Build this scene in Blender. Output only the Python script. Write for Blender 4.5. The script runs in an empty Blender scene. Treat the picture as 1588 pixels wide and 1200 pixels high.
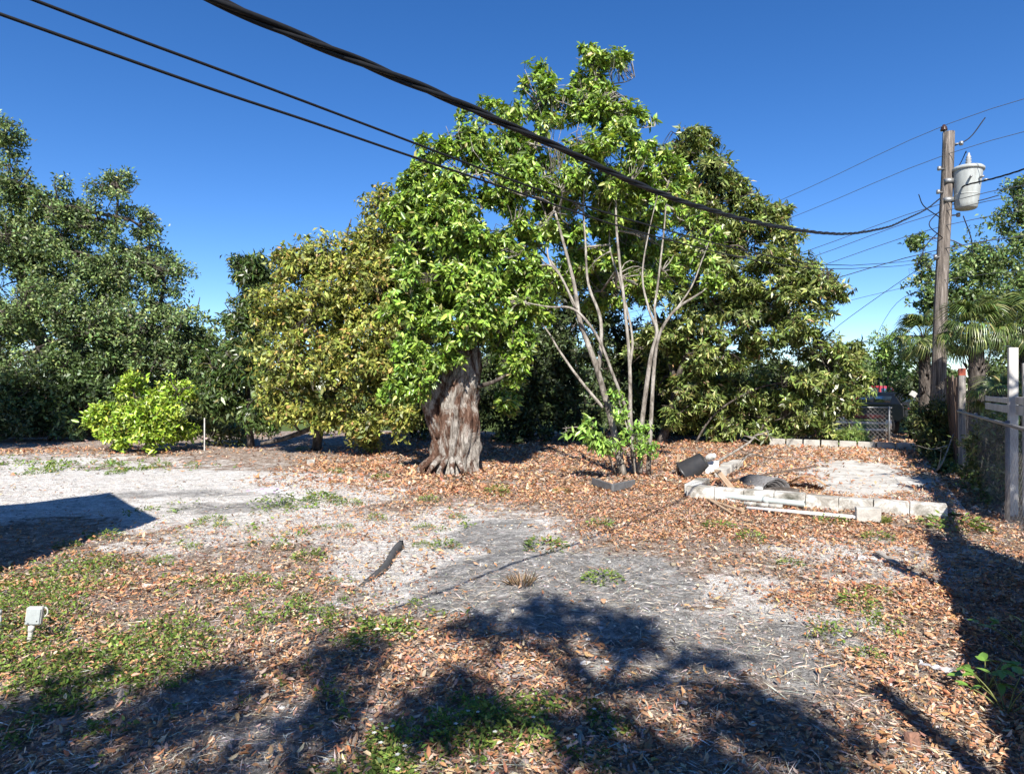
import bpy, bmesh, math, random
import numpy as np
from mathutils import Vector, Matrix

# ------------------------------------------------------------------ camera, sky, sun, exposure
scene = bpy.context.scene
col = scene.collection
CAM_H = 1.65
cam_d = bpy.data.cameras.new('camera')
cam_d.sensor_width = 36.0
cam_d.lens = 22.7
cam_d.clip_end = 3000
cam_d.clip_start = 0.05
cam = bpy.data.objects.new('camera', cam_d)
col.objects.link(cam)
cam.location = (0, 0, CAM_H)
cam.rotation_euler = (math.radians(90), 0, 0)
scene.camera = cam

SUN_EL = 41.0
world = bpy.data.worlds.new('World')
scene.world = world
world.use_nodes = True
wn = world.node_tree
wn.nodes.clear()
w_out = wn.nodes.new('ShaderNodeOutputWorld')
w_bg = wn.nodes.new('ShaderNodeBackground')
w_sky = wn.nodes.new('ShaderNodeTexSky')
w_sky.sky_type = 'NISHITA'
w_sky.sun_disc = False
w_sky.sun_elevation = math.radians(SUN_EL)
w_sky.sun_rotation = math.radians(180)
w_sky.altitude = 0
w_sky.air_density = 0.75
w_sky.dust_density = 0.0
w_sky.ozone_density = 2.5
w_bg.inputs['Strength'].default_value = 0.088
w_hs = wn.nodes.new('ShaderNodeHueSaturation')
w_hs.inputs['Saturation'].default_value = 1.29
w_hs.inputs['Hue'].default_value = 0.508
wn.links.new(w_sky.outputs[0], w_hs.inputs['Color'])
wn.links.new(w_hs.outputs[0], w_bg.inputs['Color'])
wn.links.new(w_bg.outputs[0], w_out.inputs['Surface'])

sun_d = bpy.data.lights.new('sun', 'SUN')
sun_d.energy = 5.0
sun_d.angle = math.radians(0.5)
sun_d.color = (1.0, 0.95, 0.87)
sun = bpy.data.objects.new('sun', sun_d)
col.objects.link(sun)
sun.location = (0, -30, 26)
sun.rotation_euler = (math.radians(90 - SUN_EL), 0, 0)

scene.view_settings.view_transform = 'Standard'
scene.view_settings.look = 'None'
scene.view_settings.gamma = 1.0
scene.view_settings.exposure = 1.1
scene.view_settings.use_curve_mapping = False
scene.render.engine = 'CYCLES'
cy = scene.cycles
cy.max_bounces = 6
cy.diffuse_bounces = 3
cy.glossy_bounces = 2
cy.transmission_bounces = 4
cy.transparent_max_bounces = 6
cy.sample_clamp_indirect = 6.0

RNG = np.random.default_rng(11)
random.seed(11)
PI = math.pi

# ------------------------------------------------------------------ numeric helpers
def hash3(ix, iy, iz, seed):
    h = (ix.astype(np.int64) * 374761393 + iy.astype(np.int64) * 668265263 + iz.astype(np.int64) * 2147483647 + seed * 974634777) & 0xFFFFFFFF
    h = ((h ^ (h >> 13)) * 1274126177) & 0xFFFFFFFF
    h = ((h ^ (h >> 15)) * 2246822519) & 0xFFFFFFFF
    return ((h ^ (h >> 16)) & 0xFFFFFF) / float(0xFFFFFF)

def vnoise(p, seed=0):
    p = np.asarray(p, float)
    i = np.floor(p)
    f = p - i
    f = f * f * (3 - 2 * f)
    ix, iy, iz = i[:, 0], i[:, 1], i[:, 2]
    r = 0
    for dx in (0, 1):
        for dy in (0, 1):
            for dz in (0, 1):
                w = (f[:, 0] if dx else 1 - f[:, 0]) * (f[:, 1] if dy else 1 - f[:, 1]) * (f[:, 2] if dz else 1 - f[:, 2])
                r = r + w * hash3(ix + dx, iy + dy, iz + dz, seed)
    return r

def n2(x, y, s, seed=0):
    return vnoise(np.stack([np.asarray(x, float) * s, np.asarray(y, float) * s, np.zeros_like(np.asarray(x, float))], 1), seed)

def unit(v):
    v = np.asarray(v, float)
    return v / np.maximum(np.linalg.norm(v, axis=-1, keepdims=True), 1e-9)

def rand_dir(n, rng):
    return unit(rng.normal(size=(n, 3)))

def smooth(a, b, x):
    t = np.clip((x - a) / (b - a), 0, 1)
    return t * t * (3 - 2 * t)

def at(px, py, d):
    """a real position from a bearing in the survey photo and a distance in metres"""
    return np.array([(px - 794) * d / 1000.0, d, CAM_H + (600 - py) * d / 1000.0])

def gxy(px, py):
    d = CAM_H * 1000.0 / (py - 600)
    return ((px - 794) * d / 1000.0, d)

# ------------------------------------------------------------------ mesh helpers
class Buf:
    def __init__(self):
        self.V = []; self.Q = []; self.T = []; self.C = []; self.n = 0
    def add(self, V, Q=None, T=None, C=None):
        V = np.asarray(V, float).reshape(-1, 3)
        if Q is not None and len(Q): self.Q.append(np.asarray(Q, np.int64).reshape(-1, 4) + self.n)
        if T is not None and len(T): self.T.append(np.asarray(T, np.int64).reshape(-1, 3) + self.n)
        self.V.append(V)
        if C is not None: self.C.append(np.asarray(C, float).reshape(-1, 3))
        self.n += len(V)
        return self
    def mesh(self, name, mat=None, smooth_faces=False):
        me = bpy.data.meshes.new(name)
        V = np.concatenate(self.V) if self.V else np.zeros((0, 3))
        Q = np.concatenate(self.Q) if self.Q else np.zeros((0, 4), np.int64)
        T = np.concatenate(self.T) if self.T else np.zeros((0, 3), np.int64)
        me.vertices.add(len(V)); me.vertices.foreach_set('co', V.astype(np.float32).ravel())
        idx = np.concatenate([Q.ravel(), T.ravel()]).astype(np.int32)
        me.loops.add(len(idx)); me.loops.foreach_set('vertex_index', idx)
        tot = np.concatenate([np.full(len(Q), 4), np.full(len(T), 3)]).astype(np.int32)
        st = np.concatenate([[0], np.cumsum(tot)[:-1]]).astype(np.int32) if len(tot) else np.zeros(0, np.int32)
        me.polygons.add(len(tot)); me.polygons.foreach_set('loop_start', st); me.polygons.foreach_set('loop_total', tot)
        if self.C:
            C = np.concatenate(self.C)
            a = me.attributes.new('tint', 'FLOAT_COLOR', 'POINT')
            C4 = np.ones((len(C), 4), np.float32); C4[:, :3] = C
            a.data.foreach_set('color', C4.ravel())
        me.update(calc_edges=True)
        if smooth_faces:
            me.polygons.foreach_set('use_smooth', np.ones(len(tot), bool))
        if mat: me.materials.append(mat)
        return me
    def build(self, name, mat, parent=None, smooth_faces=False):
        return link(name, self.mesh(name, mat, smooth_faces), parent)

def link(name, data, parent=None, loc=None, rz=None):
    o = bpy.data.objects.new(name, data)
    col.objects.link(o)
    if parent is not None: o.parent = parent
    if loc is not None: o.location = loc
    if rz is not None: o.rotation_euler = (0, 0, rz)
    return o

def tag(o, label=None, cat=None, group=None, kind=None):
    if label: o['label'] = label
    if cat: o['category'] = cat
    if group: o['group'] = group
    if kind: o['kind'] = kind
    return o

def thing(name, label, cat, loc=(0, 0, 0), rz=0, group=None):
    o = bpy.data.objects.new(name, None)
    col.objects.link(o)
    o.empty_display_size = 0.2
    o.location = loc
    o.rotation_euler = (0, 0, rz)
    return tag(o, label, cat, group)

def copy_tree(o, parent=None):
    c = o.copy(); col.objects.link(c); c.parent = parent
    for ch in list(o.children): copy_tree(ch, c)
    return c

def catmull(P, per=6):
    P = np.asarray(P, float)
    if len(P) < 3:
        return np.array([P[0] + (P[-1] - P[0]) * t for t in np.linspace(0, 1, per + 1)])
    Q = np.vstack([2 * P[0] - P[1], P, 2 * P[-1] - P[-2]])
    out = []
    for i in range(1, len(Q) - 2):
        for t in np.linspace(0, 1, per, endpoint=False):
            a, b, c, d = Q[i - 1], Q[i], Q[i + 1], Q[i + 2]
            out.append(0.5 * (2 * b + (c - a) * t + (2 * a - 5 * b + 4 * c - d) * t * t + (3 * b - a - 3 * c + d) * t ** 3))
    out.append(P[-1])
    return np.array(out)

def tube(buf, path, radii, sides=6, cap=True, colr=None):
    P = np.asarray(path, float); n = len(P)
    R = np.interp(np.linspace(0, 1, n), np.linspace(0, 1, len(radii)), radii) if np.ndim(radii) else np.full(n, radii)
    T = unit(np.gradient(P, axis=0))
    ref = np.array([0, 0, 1.0]) if abs(T[0, 2]) < 0.8 else np.array([1.0, 0, 0])
    u = np.zeros_like(P); prev = unit(np.cross(T[0], ref))
    for i in range(n):
        prev = unit(prev - T[i] * np.dot(prev, T[i])); u[i] = prev
    v = np.cross(T, u)
    a = np.linspace(0, 2 * PI, sides, endpoint=False)
    V = P[:, None, :] + R[:, None, None] * (np.cos(a)[None, :, None] * u[:, None, :] + np.sin(a)[None, :, None] * v[:, None, :])
    V = V.reshape(-1, 3)
    i = np.arange(n - 1)[:, None] * sides; k = np.arange(sides)[None, :]; k2 = (k + 1) % sides
    Q = np.stack([i + k, i + k2, i + sides + k2, i + sides + k], -1).reshape(-1, 4)
    T3 = []
    if cap:
        V = np.vstack([V, P[:1], P[-1:]]); c0 = n * sides
        for j in range(sides):
            T3.append((c0, (j + 1) % sides, j)); T3.append((c0 + 1, (n - 1) * sides + j, (n - 1) * sides + (j + 1) % sides))
    buf.add(V, Q, T3, None if colr is None else np.tile(colr, (len(V), 1)))
    return buf

BOXQ = [(0, 3, 2, 1), (4, 5, 6, 7), (0, 1, 5, 4), (1, 2, 6, 5), (2, 3, 7, 6), (3, 0, 4, 7)]
def box(buf, c, s, rz=0.0):
    c = np.asarray(c, float); hx, hy, hz = s[0] / 2, s[1] / 2, s[2] / 2
    V = np.array([(-hx, -hy, -hz), (hx, -hy, -hz), (hx, hy, -hz), (-hx, hy, -hz), (-hx, -hy, hz), (hx, -hy, hz), (hx, hy, hz), (-hx, hy, hz)])
    cr, sr = math.cos(rz), math.sin(rz)
    V = V @ np.array([[cr, sr, 0], [-sr, cr, 0], [0, 0, 1]])
    buf.add(V + c, BOXQ)
    return buf

def bev_mesh(name, s, bev, mat, rough=0.0, cuts=0, seed=0, origin_bottom=True):
    bm = bmesh.new()
    bmesh.ops.create_cube(bm, size=1.0)
    for v in bm.verts: v.co = Vector((v.co.x * s[0], v.co.y * s[1], v.co.z * s[2]))
    if cuts: bmesh.ops.subdivide_edges(bm, edges=bm.edges[:], cuts=cuts, use_grid_fill=True)
    else: bmesh.ops.bevel(bm, geom=bm.edges[:], offset=bev, segments=2 if bev > 0.008 else 1, affect='EDGES', profile=0.6)
    if rough:
        P = np.array([v.co[:] for v in bm.verts]); 
        d = np.stack([vnoise(P * 14 + 50, seed + k) - .5 for k in range(3)], 1) * rough * 2
        for v, q in zip(bm.verts, d): v.co += Vector(q)
    if origin_bottom:
        for v in bm.verts: v.co.z += s[2] / 2
    me = bpy.data.meshes.new(name); bm.to_mesh(me); bm.free()
    if mat: me.materials.append(mat)
    return me

def lathe(buf, prof, seg=24, M=None):
    prof = np.asarray(prof, float); n = len(prof)
    a = np.linspace(0, 2 * PI, seg, endpoint=False)
    V = np.stack([prof[:, None, 0] * np.cos(a), prof[:, None, 0] * np.sin(a), np.repeat(prof[:, None, 1], seg, 1)], -1).reshape(-1, 3)
    i = np.arange(n - 1)[:, None] * seg; k = np.arange(seg)[None, :]; k2 = (k + 1) % seg
    Q = np.stack([i + k, i + k2, i + seg + k2, i + seg + k], -1).reshape(-1, 4)
    if M is not None:
        V = V @ np.array(M.to_3x3()).T + np.array(M.translation)
    buf.add(V, Q)
    return buf

def leaves(buf, P, D, N, L, W, C, fold=0.25, curl=0.1, simple=False):
    """ovate leaf blades: base P, direction D, upper side N, length L, width W, colour C"""
    n = len(P)
    D = unit(D); N = unit(N - D * np.sum(N * D, 1, keepdims=True)); S = np.cross(D, N)
    L = np.broadcast_to(np.asarray(L, float), (n,))[:, None]; W = np.broadcast_to(np.asarray(W, float), (n,))[:, None]
    fold = np.broadcast_to(np.asarray(fold, float), (n,))[:, None]; curl = np.broadcast_to(np.asarray(curl, float), (n,))[:, None]
    if simple:
        V = np.stack([P, P + D * L * .45 + S * W * .5 + N * W * fold * .5, P + D * L - N * L * curl, P + D * L * .45 - S * W * .5 + N * W * fold * .5], 1)
        Q = np.arange(n)[:, None] * 4 + np.array([0, 3, 2, 1])
        buf.add(V.reshape(-1, 3), Q, None, np.repeat(C, 4, 0))
    else:
        up = N * W * fold * .5
        V = np.stack([P, P + D * L * .28 + S * W * .42 + up, P + D * L * .66 + S * W * .40 + up - N * L * curl * .4, P + D * L - N * L * curl,
                      P + D * L * .66 - S * W * .40 + up - N * L * curl * .4, P + D * L * .28 - S * W * .42 + up], 1)
        b = np.arange(n)[:, None] * 6
        Q = np.concatenate([b + np.array([0, 3, 2, 1]), b + np.array([0, 5, 4, 3])])
        buf.add(V.reshape(-1, 3), Q, None, np.repeat(C, 6, 0))
    return buf

def palette(n, rng, cols, weights, jit=0.18):
    cols = np.asarray(cols, float); w = np.asarray(weights, float); w = w / w.sum()
    C = cols[rng.choice(len(cols), n, p=w)]
    return np.clip(C * (1 + rng.normal(0, jit, (n, 1))) * (1 + rng.normal(0, jit * .35, (n, 3))), 0.004, 0.9)

# ------------------------------------------------------------------ materials
def new_mat(name):
    m = bpy.data.materials.new(name); m.use_nodes = True
    nt = m.node_tree
    b = next(x for x in nt.nodes if x.type == 'BSDF_PRINCIPLED')
    return m, nt, b

def noise_node(nt, scale, detail=4, rough=.6, vec=None, dist=0.0):
    t = nt.nodes.new('ShaderNodeTexNoise')
    t.inputs['Scale'].default_value = scale; t.inputs['Detail'].default_value = detail
    t.inputs['Roughness'].default_value = rough; t.inputs['Distortion'].default_value = dist
    if vec is not None: nt.links.new(vec, t.inputs['Vector'])
    return t

def ramp(nt, fac, stops):
    r = nt.nodes.new('ShaderNodeValToRGB')
    e = r.color_ramp.elements
    while len(e) < len(stops): e.new(0.5)
    for k, (p, c) in enumerate(stops):
        e[k].position = p
        e[k].color = (*(c if np.ndim(c) else (c, c, c)), 1)
    nt.links.new(fac, r.inputs['Fac'])
    return r

def mixc(nt, fac, a, b, blend='MIX'):
    m = nt.nodes.new('ShaderNodeMix'); m.data_type = 'RGBA'; m.blend_type = blend
    for inp, val in ((m.inputs[0], fac), (m.inputs[6], a), (m.inputs[7], b)):
        if isinstance(val, (int, float)): inp.default_value = val
        elif isinstance(val, tuple): inp.default_value = (*val, 1)
        else: nt.links.new(val, inp)
    return m.outputs[2]

def bump(nt, b, height, strength=.5, dist=.02):
    n = nt.nodes.new('ShaderNodeBump'); n.inputs['Strength'].default_value = strength; n.inputs['Distance'].default_value = dist
    nt.links.new(height, n.inputs['Height']); nt.links.new(n.outputs[0], b.inputs['Normal'])

def coord(nt, scale=(1, 1, 1), kind='Object'):
    tc = nt.nodes.new('ShaderNodeTexCoord'); mp = nt.nodes.new('ShaderNodeMapping')
    mp.inputs['Scale'].default_value = scale
    nt.links.new(tc.outputs[kind], mp.inputs['Vector'])
    return mp.outputs[0]

def leaf_mat(name, rough=.45, trans=.35, tcol=(1.0, 1.0, .45), spec=.35):
    m, nt, b = new_mat(name)
    a = nt.nodes.new('ShaderNodeAttribute'); a.attribute_name = 'tint'
    nt.links.new(a.outputs['Color'], b.inputs['Base Color'])
    b.inputs['Roughness'].default_value = rough
    b.inputs['Specular IOR Level'].default_value = spec
    tr = nt.nodes.new('ShaderNodeBsdfTranslucent')
    nt.links.new(mixc(nt, 1.0, a.outputs['Color'], tcol, 'MULTIPLY'), tr.inputs['Color'])
    mx = nt.nodes.new('ShaderNodeMixShader'); mx.inputs[0].default_value = trans
    out = next(x for x in nt.nodes if x.type == 'OUTPUT_MATERIAL')
    nt.links.new(b.outputs[0], mx.inputs[1]); nt.links.new(tr.outputs[0], mx.inputs[2]); nt.links.new(mx.outputs[0], out.inputs['Surface'])
    return m

def simple_mat(name, c1, c2=None, scale=8, rough=.7, metal=0.0, bmp=0.0, stretch=(1, 1, 1), spec=.4, lo=.35, hi=.65, detail=5):
    m, nt, b = new_mat(name)
    v = coord(nt, stretch)
    t = noise_node(nt, scale, detail, .65, v)
    if c2 is None: c2 = tuple(x * .75 for x in c1)
    r = ramp(nt, t.outputs['Fac'], [(lo, c2), (hi, c1)])
    nt.links.new(r.outputs[0], b.inputs['Base Color'])
    b.inputs['Roughness'].default_value = rough; b.inputs['Metallic'].default_value = metal
    b.inputs['Specular IOR Level'].default_value = spec
    if bmp: bump(nt, b, t.outputs['Fac'], bmp, .02)
    return m

M = {}
M['leaf_glossy'] = leaf_mat('leaf_glossy', .36, .22, (1.0, 1.0, .35), .55)
M['leaf_dull'] = leaf_mat('leaf_dull', .48, .2, (1.0, 1.0, .4), .45)
M['leaf_dry'] = leaf_mat('leaf_dry', .75, .12, (1.0, .8, .5), .2)
M['weed'] = leaf_mat('weed', .55, .3, (1.0, 1.0, .4), .3)

def bark_mat(name, stops, scale=6, stretch=(1, 1, .22), bmp=.6, rough=.85):
    m, nt, b = new_mat(name)
    v = coord(nt, stretch)
    t = noise_node(nt, scale, 8, .68, v, .4)
    r = ramp(nt, t.outputs['Fac'], stops)
    t2 = noise_node(nt, scale * 5, 4, .6, v)
    c = mixc(nt, .35, r.outputs[0], ramp(nt, t2.outputs['Fac'], [(.3, .35), (.7, 1.0)]).outputs[0], 'MULTIPLY')
    nt.links.new(c, b.inputs['Base Color']); b.inputs['Roughness'].default_value = rough
    b.inputs['Specular IOR Level'].default_value = .2
    bump(nt, b, t.outputs['Fac'], bmp, .05)
    return m
M['bark_pale'] = bark_mat('bark_pale', [(.36, (.1, .085, .07)), (.5, (.27, .24, .205)), (.64, (.42, .39, .345))], 9, (1, 1, .35), 1.0)
M['bark_dark'] = bark_mat('bark_dark', [(.36, (.03, .025, .02)), (.5, (.085, .07, .06)), (.64, (.18, .155, .135))], 10, (1, 1, .35), 1.0)
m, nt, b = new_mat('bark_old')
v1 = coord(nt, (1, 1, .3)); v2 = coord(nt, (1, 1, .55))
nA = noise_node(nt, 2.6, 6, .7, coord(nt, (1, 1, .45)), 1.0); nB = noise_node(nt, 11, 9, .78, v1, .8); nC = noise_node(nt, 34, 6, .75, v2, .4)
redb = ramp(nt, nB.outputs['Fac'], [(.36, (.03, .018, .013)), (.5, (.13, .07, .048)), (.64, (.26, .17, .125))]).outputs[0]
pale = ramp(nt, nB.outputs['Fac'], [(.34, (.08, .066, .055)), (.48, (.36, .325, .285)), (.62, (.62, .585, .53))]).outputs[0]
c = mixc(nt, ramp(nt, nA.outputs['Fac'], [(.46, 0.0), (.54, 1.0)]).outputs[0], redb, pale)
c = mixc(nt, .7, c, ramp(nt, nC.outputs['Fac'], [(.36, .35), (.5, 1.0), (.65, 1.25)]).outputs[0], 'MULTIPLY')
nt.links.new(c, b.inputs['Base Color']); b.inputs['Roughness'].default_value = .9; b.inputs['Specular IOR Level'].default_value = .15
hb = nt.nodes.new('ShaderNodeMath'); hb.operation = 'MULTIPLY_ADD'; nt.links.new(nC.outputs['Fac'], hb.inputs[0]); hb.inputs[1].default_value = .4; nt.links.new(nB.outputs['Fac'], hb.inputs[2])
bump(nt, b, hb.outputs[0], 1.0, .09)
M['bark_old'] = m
M['pole_wood'] = bark_mat('pole_wood', [(.34, (.05, .042, .037)), (.5, (.17, .145, .125)), (.66, (.34, .3, .265))], 22, (1, 1, .06), 1.0)
M['fence_wood'] = bark_mat('fence_wood', [(.3, (.05, .033, .025)), (.5, (.13, .09, .07)), (.7, (.22, .165, .13))], 14, (1, 1, .06), .5)
M['grey_wood'] = bark_mat('grey_wood', [(.3, (.16, .14, .125)), (.5, (.33, .3, .27)), (.7, (.46, .42, .38))], 12, (1, 1, .06), .5)
M['plank_tan'] = bark_mat('plank_tan', [(.3, (.26, .17, .1)), (.5, (.42, .3, .2)), (.7, (.55, .42, .3))], 12, (.12, 1, 1), .4)
M['orange_paint'] = simple_mat('orange_paint', (.55, .12, .06), (.4, .1, .06), 30, .7)
M['white_paint'] = simple_mat('white_paint', (.78, .77, .74), (.62, .6, .56), 9, .55, bmp=.1)
M['shade_greyed_white'] = simple_mat('shade_greyed_white', (.5, .49, .465), (.34, .32, .3), 7, .65, bmp=.15, stretch=(1, 1, .4))  # white paint greyed to stand in for shade on the rails
M['white_plastic'] = simple_mat('white_plastic', (.58, .58, .54), (.42, .41, .37), 18, .5)
M['grey_cover'] = simple_mat('grey_cover', (.34, .37, .37), (.28, .3, .3), 22, .5)
M['shade_and_screw_black'] = simple_mat('shade_and_screw_black', (.015, .015, .015), None, 10, .8)  # black for the painted dark inside the pipe, also for screws
M['black_plastic'] = simple_mat('black_plastic', (.022, .022, .023), (.03, .029, .028), 12, .38, spec=.5)
M['slate_plastic'] = simple_mat('slate_plastic', (.13, .135, .14), (.09, .092, .095), 15, .6)
M['rubber'] = simple_mat('rubber', (.075, .075, .077), (.05, .05, .05), 18, .75, bmp=.2)
M['wire_black'] = simple_mat('wire_black', (.008, .008, .009), (.012, .012, .013), 30, .6, spec=.25)
M['wire_grey'] = simple_mat('wire_grey', (.09, .095, .1), None, 30, .6)
M['galvanised'] = simple_mat('galvanised', (.3, .31, .31), (.2, .2, .2), 40, .5, .6)
M['wire_mesh'] = simple_mat('wire_mesh', (.3, .29, .28), (.14, .12, .11), 12, .6, .3)
M['dark_rail'] = simple_mat('dark_rail', (.13, .13, .14), (.2, .19, .18), 20, .55, .3)
M['transformer'] = simple_mat('transformer', (.37, .4, .39), (.25, .26, .25), 6, .55, stretch=(1, 1, .25))
M['porcelain'] = simple_mat('porcelain', (.05, .025, .02), None, 10, .25)
M['bushing'] = simple_mat('bushing', (.35, .36, .36), None, 10, .3)
M['pvc'] = simple_mat('pvc', (.42, .47, .46), (.34, .38, .37), 9, .42)
M['slab'] = None
M['shell'] = simple_mat('shell', (.75, .73, .69), (.58, .55, .5), 60, .5)
M['brick'] = simple_mat('brick', (.27, .14, .095), (.15, .085, .065), 28, .9, bmp=.6)
M['cardboard'] = simple_mat('cardboard', (.5, .31, .17), (.42, .25, .13), 7, .8)
M['roof_felt'] = simple_mat('roof_felt', (.17, .165, .165), (.09, .088, .09), 22, .8, bmp=.4)
M['red_paint'] = simple_mat('red_paint', (.4, .03, .03), (.33, .025, .025), 3, .3, spec=.6)
M['shade_dark_paint'] = simple_mat('shade_dark_paint', (.012, .013, .015), None, 3, .5, spec=.3)  # black car paint, deepened to stand in for deep shade
M['car_glass'] = simple_mat('car_glass', (.02, .03, .04), None, 3, .08, spec=.8)
M['tyre'] = simple_mat('tyre', (.02, .02, .02), None, 20, .85)
M['rim'] = simple_mat('rim', (.5, .5, .5), None, 8, .35, .8)
M['tail_light'] = simple_mat('tail_light', (.5, .02, .02), None, 8, .2)
M['head_light'] = simple_mat('head_light', (.75, .75, .72), None, 8, .12)
M['cream_wall'] = simple_mat('cream_wall', (.66, .56, .36), (.58, .49, .31), 2, .85)
M['roof_tile'] = simple_mat('roof_tile', (.22, .2, .19), (.15, .14, .13), 6, .8)
M['shed_wall'] = simple_mat('shed_wall', (.62, .6, .55), (.52, .5, .46), 3, .8)
M['flower_white'] = simple_mat('flower_white', (.8, .8, .77), None, 20, .6)
M['flower_purple'] = simple_mat('flower_purple', (.42, .2, .55), (.6, .45, .65), 30, .6)
M['film'] = None

def concrete_mat(name, light, stain, moss, thr=(.42, .6)):
    m, nt, b = new_mat(name)
    v = nt.nodes.new('ShaderNodeNewGeometry').outputs['Position']
    big = noise_node(nt, 3.2, 7, .7, v, .5)
    fine = noise_node(nt, 60, 4, .7, v)
    c = ramp(nt, big.outputs['Fac'], [(.3, moss), (thr[0], stain), (thr[1], light)]).outputs[0]
    c = mixc(nt, .5, c, ramp(nt, fine.outputs['Fac'], [(.3, .55), (.6, 1.0)]).outputs[0], 'MULTIPLY')
    nt.links.new(c, b.inputs['Base Color']); b.inputs['Roughness'].default_value = .9
    b.inputs['Specular IOR Level'].default_value = .2
    bump(nt, b, fine.outputs['Fac'], .5, .01)
    return m
M['block_white'] = concrete_mat('block_white', (.58, .565, .525), (.32, .3, .265), (.07, .07, .05), (.47, .57))
M['block_grey'] = concrete_mat('block_grey', (.46, .44, .4), (.33, .31, .28), (.13, .12, .09))
M['slab'] = concrete_mat('slab', (.56, .54, .5), (.42, .4, .365), (.2, .175, .15), (.44, .6))

m, nt, b = new_mat('film')
b.inputs['Base Color'].default_value = (.75, .75, .78, 1); b.inputs['Roughness'].default_value = .25
trn = nt.nodes.new('ShaderNodeBsdfTransparent'); mx = nt.nodes.new('ShaderNodeMixShader'); mx.inputs[0].default_value = .55
out = next(x for x in nt.nodes if x.type == 'OUTPUT_MATERIAL')
nt.links.new(trn.outputs[0], mx.inputs[1]); nt.links.new(b.outputs[0], mx.inputs[2]); nt.links.new(mx.outputs[0], out.inputs['Surface'])
M['film'] = m

# ground: 'tint' holds zones: red = pale sand, green = grey packed soil, blue = lawn
m, nt, b = new_mat('ground_soil')
a = nt.nodes.new('ShaderNodeAttribute'); a.attribute_name = 'tint'
sp = nt.nodes.new('ShaderNodeSeparateColor'); nt.links.new(a.outputs['Color'], sp.inputs[0])
v = coord(nt)
n_big = noise_node(nt, 1.6, 6, .6, v)
n_mid = noise_node(nt, 9, 6, .7, v, .6)
n_fin = noise_node(nt, 42, 6, .8, v, .8)
n_grain = noise_node(nt, 320, 2, .6, v)
def breakup(mask, amt, src):
    ad = nt.nodes.new('ShaderNodeMath'); ad.operation = 'MULTIPLY_ADD'
    nt.links.new(src, ad.inputs[0]); ad.inputs[1].default_value = amt; nt.links.new(mask, ad.inputs[2])
    sb = nt.nodes.new('ShaderNodeMath'); sb.operation = 'SUBTRACT'; nt.links.new(ad.outputs[0], sb.inputs[0]); sb.inputs[1].default_value = amt * .5
    return ramp(nt, sb.outputs[0], [(.3, 0.0), (.7, 1.0)]).outputs[0]
dirt = ramp(nt, n_mid.outputs['Fac'], [(.3, (.14, .1, .078)), (.48, (.32, .245, .195)), (.63, (.56, .49, .43))]).outputs[0]
sand = ramp(nt, n_mid.outputs['Fac'], [(.26, (.38, .35, .315)), (.42, (.68, .645, .6)), (.6, (.84, .81, .77))]).outputs[0]
grey = ramp(nt, n_mid.outputs['Fac'], [(.3, (.2, .19, .182)), (.5, (.32, .31, .298)), (.66, (.62, .6, .57))]).outputs[0]
lawn = ramp(nt, n_fin.outputs['Fac'], [(.3, (.06, .10, .025)), (.7, (.16, .2, .06))]).outputs[0]
c = mixc(nt, breakup(sp.outputs[0], 1.1, n_mid.outputs['Fac']), dirt, sand)
c = mixc(nt, breakup(sp.outputs[1], .8, n_mid.outputs['Fac']), c, grey)
n_str = noise_node(nt, 3.0, 8, .75, coord(nt, (1.0, 2.6, 1.0)), 1.2)
c = mixc(nt, .55, c, ramp(nt, n_str.outputs['Fac'], [(.36, .5), (.5, 1.0), (.62, 1.35)]).outputs[0], 'MULTIPLY')
c = mixc(nt, breakup(sp.outputs[2], .6, n_mid.outputs['Fac']), c, lawn)
c = mixc(nt, .8, c, ramp(nt, n_fin.outputs['Fac'], [(.36, .38), (.5, 1.0), (.63, 1.5)]).outputs[0], 'MULTIPLY')
c = mixc(nt, .5, c, ramp(nt, n_grain.outputs['Fac'], [(.3, .6), (.6, 1.0)]).outputs[0], 'MULTIPLY')
nt.links.new(c, b.inputs['Base Color']); b.inputs['Roughness'].default_value = .95; b.inputs['Specular IOR Level'].default_value = .1
hm = nt.nodes.new('ShaderNodeMath'); hm.operation = 'MULTIPLY_ADD'
nt.links.new(n_fin.outputs['Fac'], hm.inputs[0]); hm.inputs[1].default_value = .45; nt.links.new(n_mid.outputs['Fac'], hm.inputs[2])
bump(nt, b, hm.outputs[0], 1.0, .08)
M['ground'] = m

# ------------------------------------------------------------------ ground zones
FDIR = np.array([.485, .8745])            # the yard's long direction (fence and foundation sides)
FNRM = np.array([.8745, -.485])
F0 = np.array([2.63, 9.65])               # near left corner of the old foundation
FL, FW = 9.4, 3.42                        # length away from the viewer, width

def fcoord(x, y):
    dx = x - F0[0]; dy = y - F0[1]
    return dx * FNRM[0] + dy * FNRM[1], dx * FDIR[0] + dy * FDIR[1]

def blob(x, y, cx, cy_, rx, ry, soft=.5):
    r = np.sqrt(((x - cx) / rx) ** 2 + ((y - cy_) / ry) ** 2)
    return 1 - smooth(1 - soft, 1 + soft, r)

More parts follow.
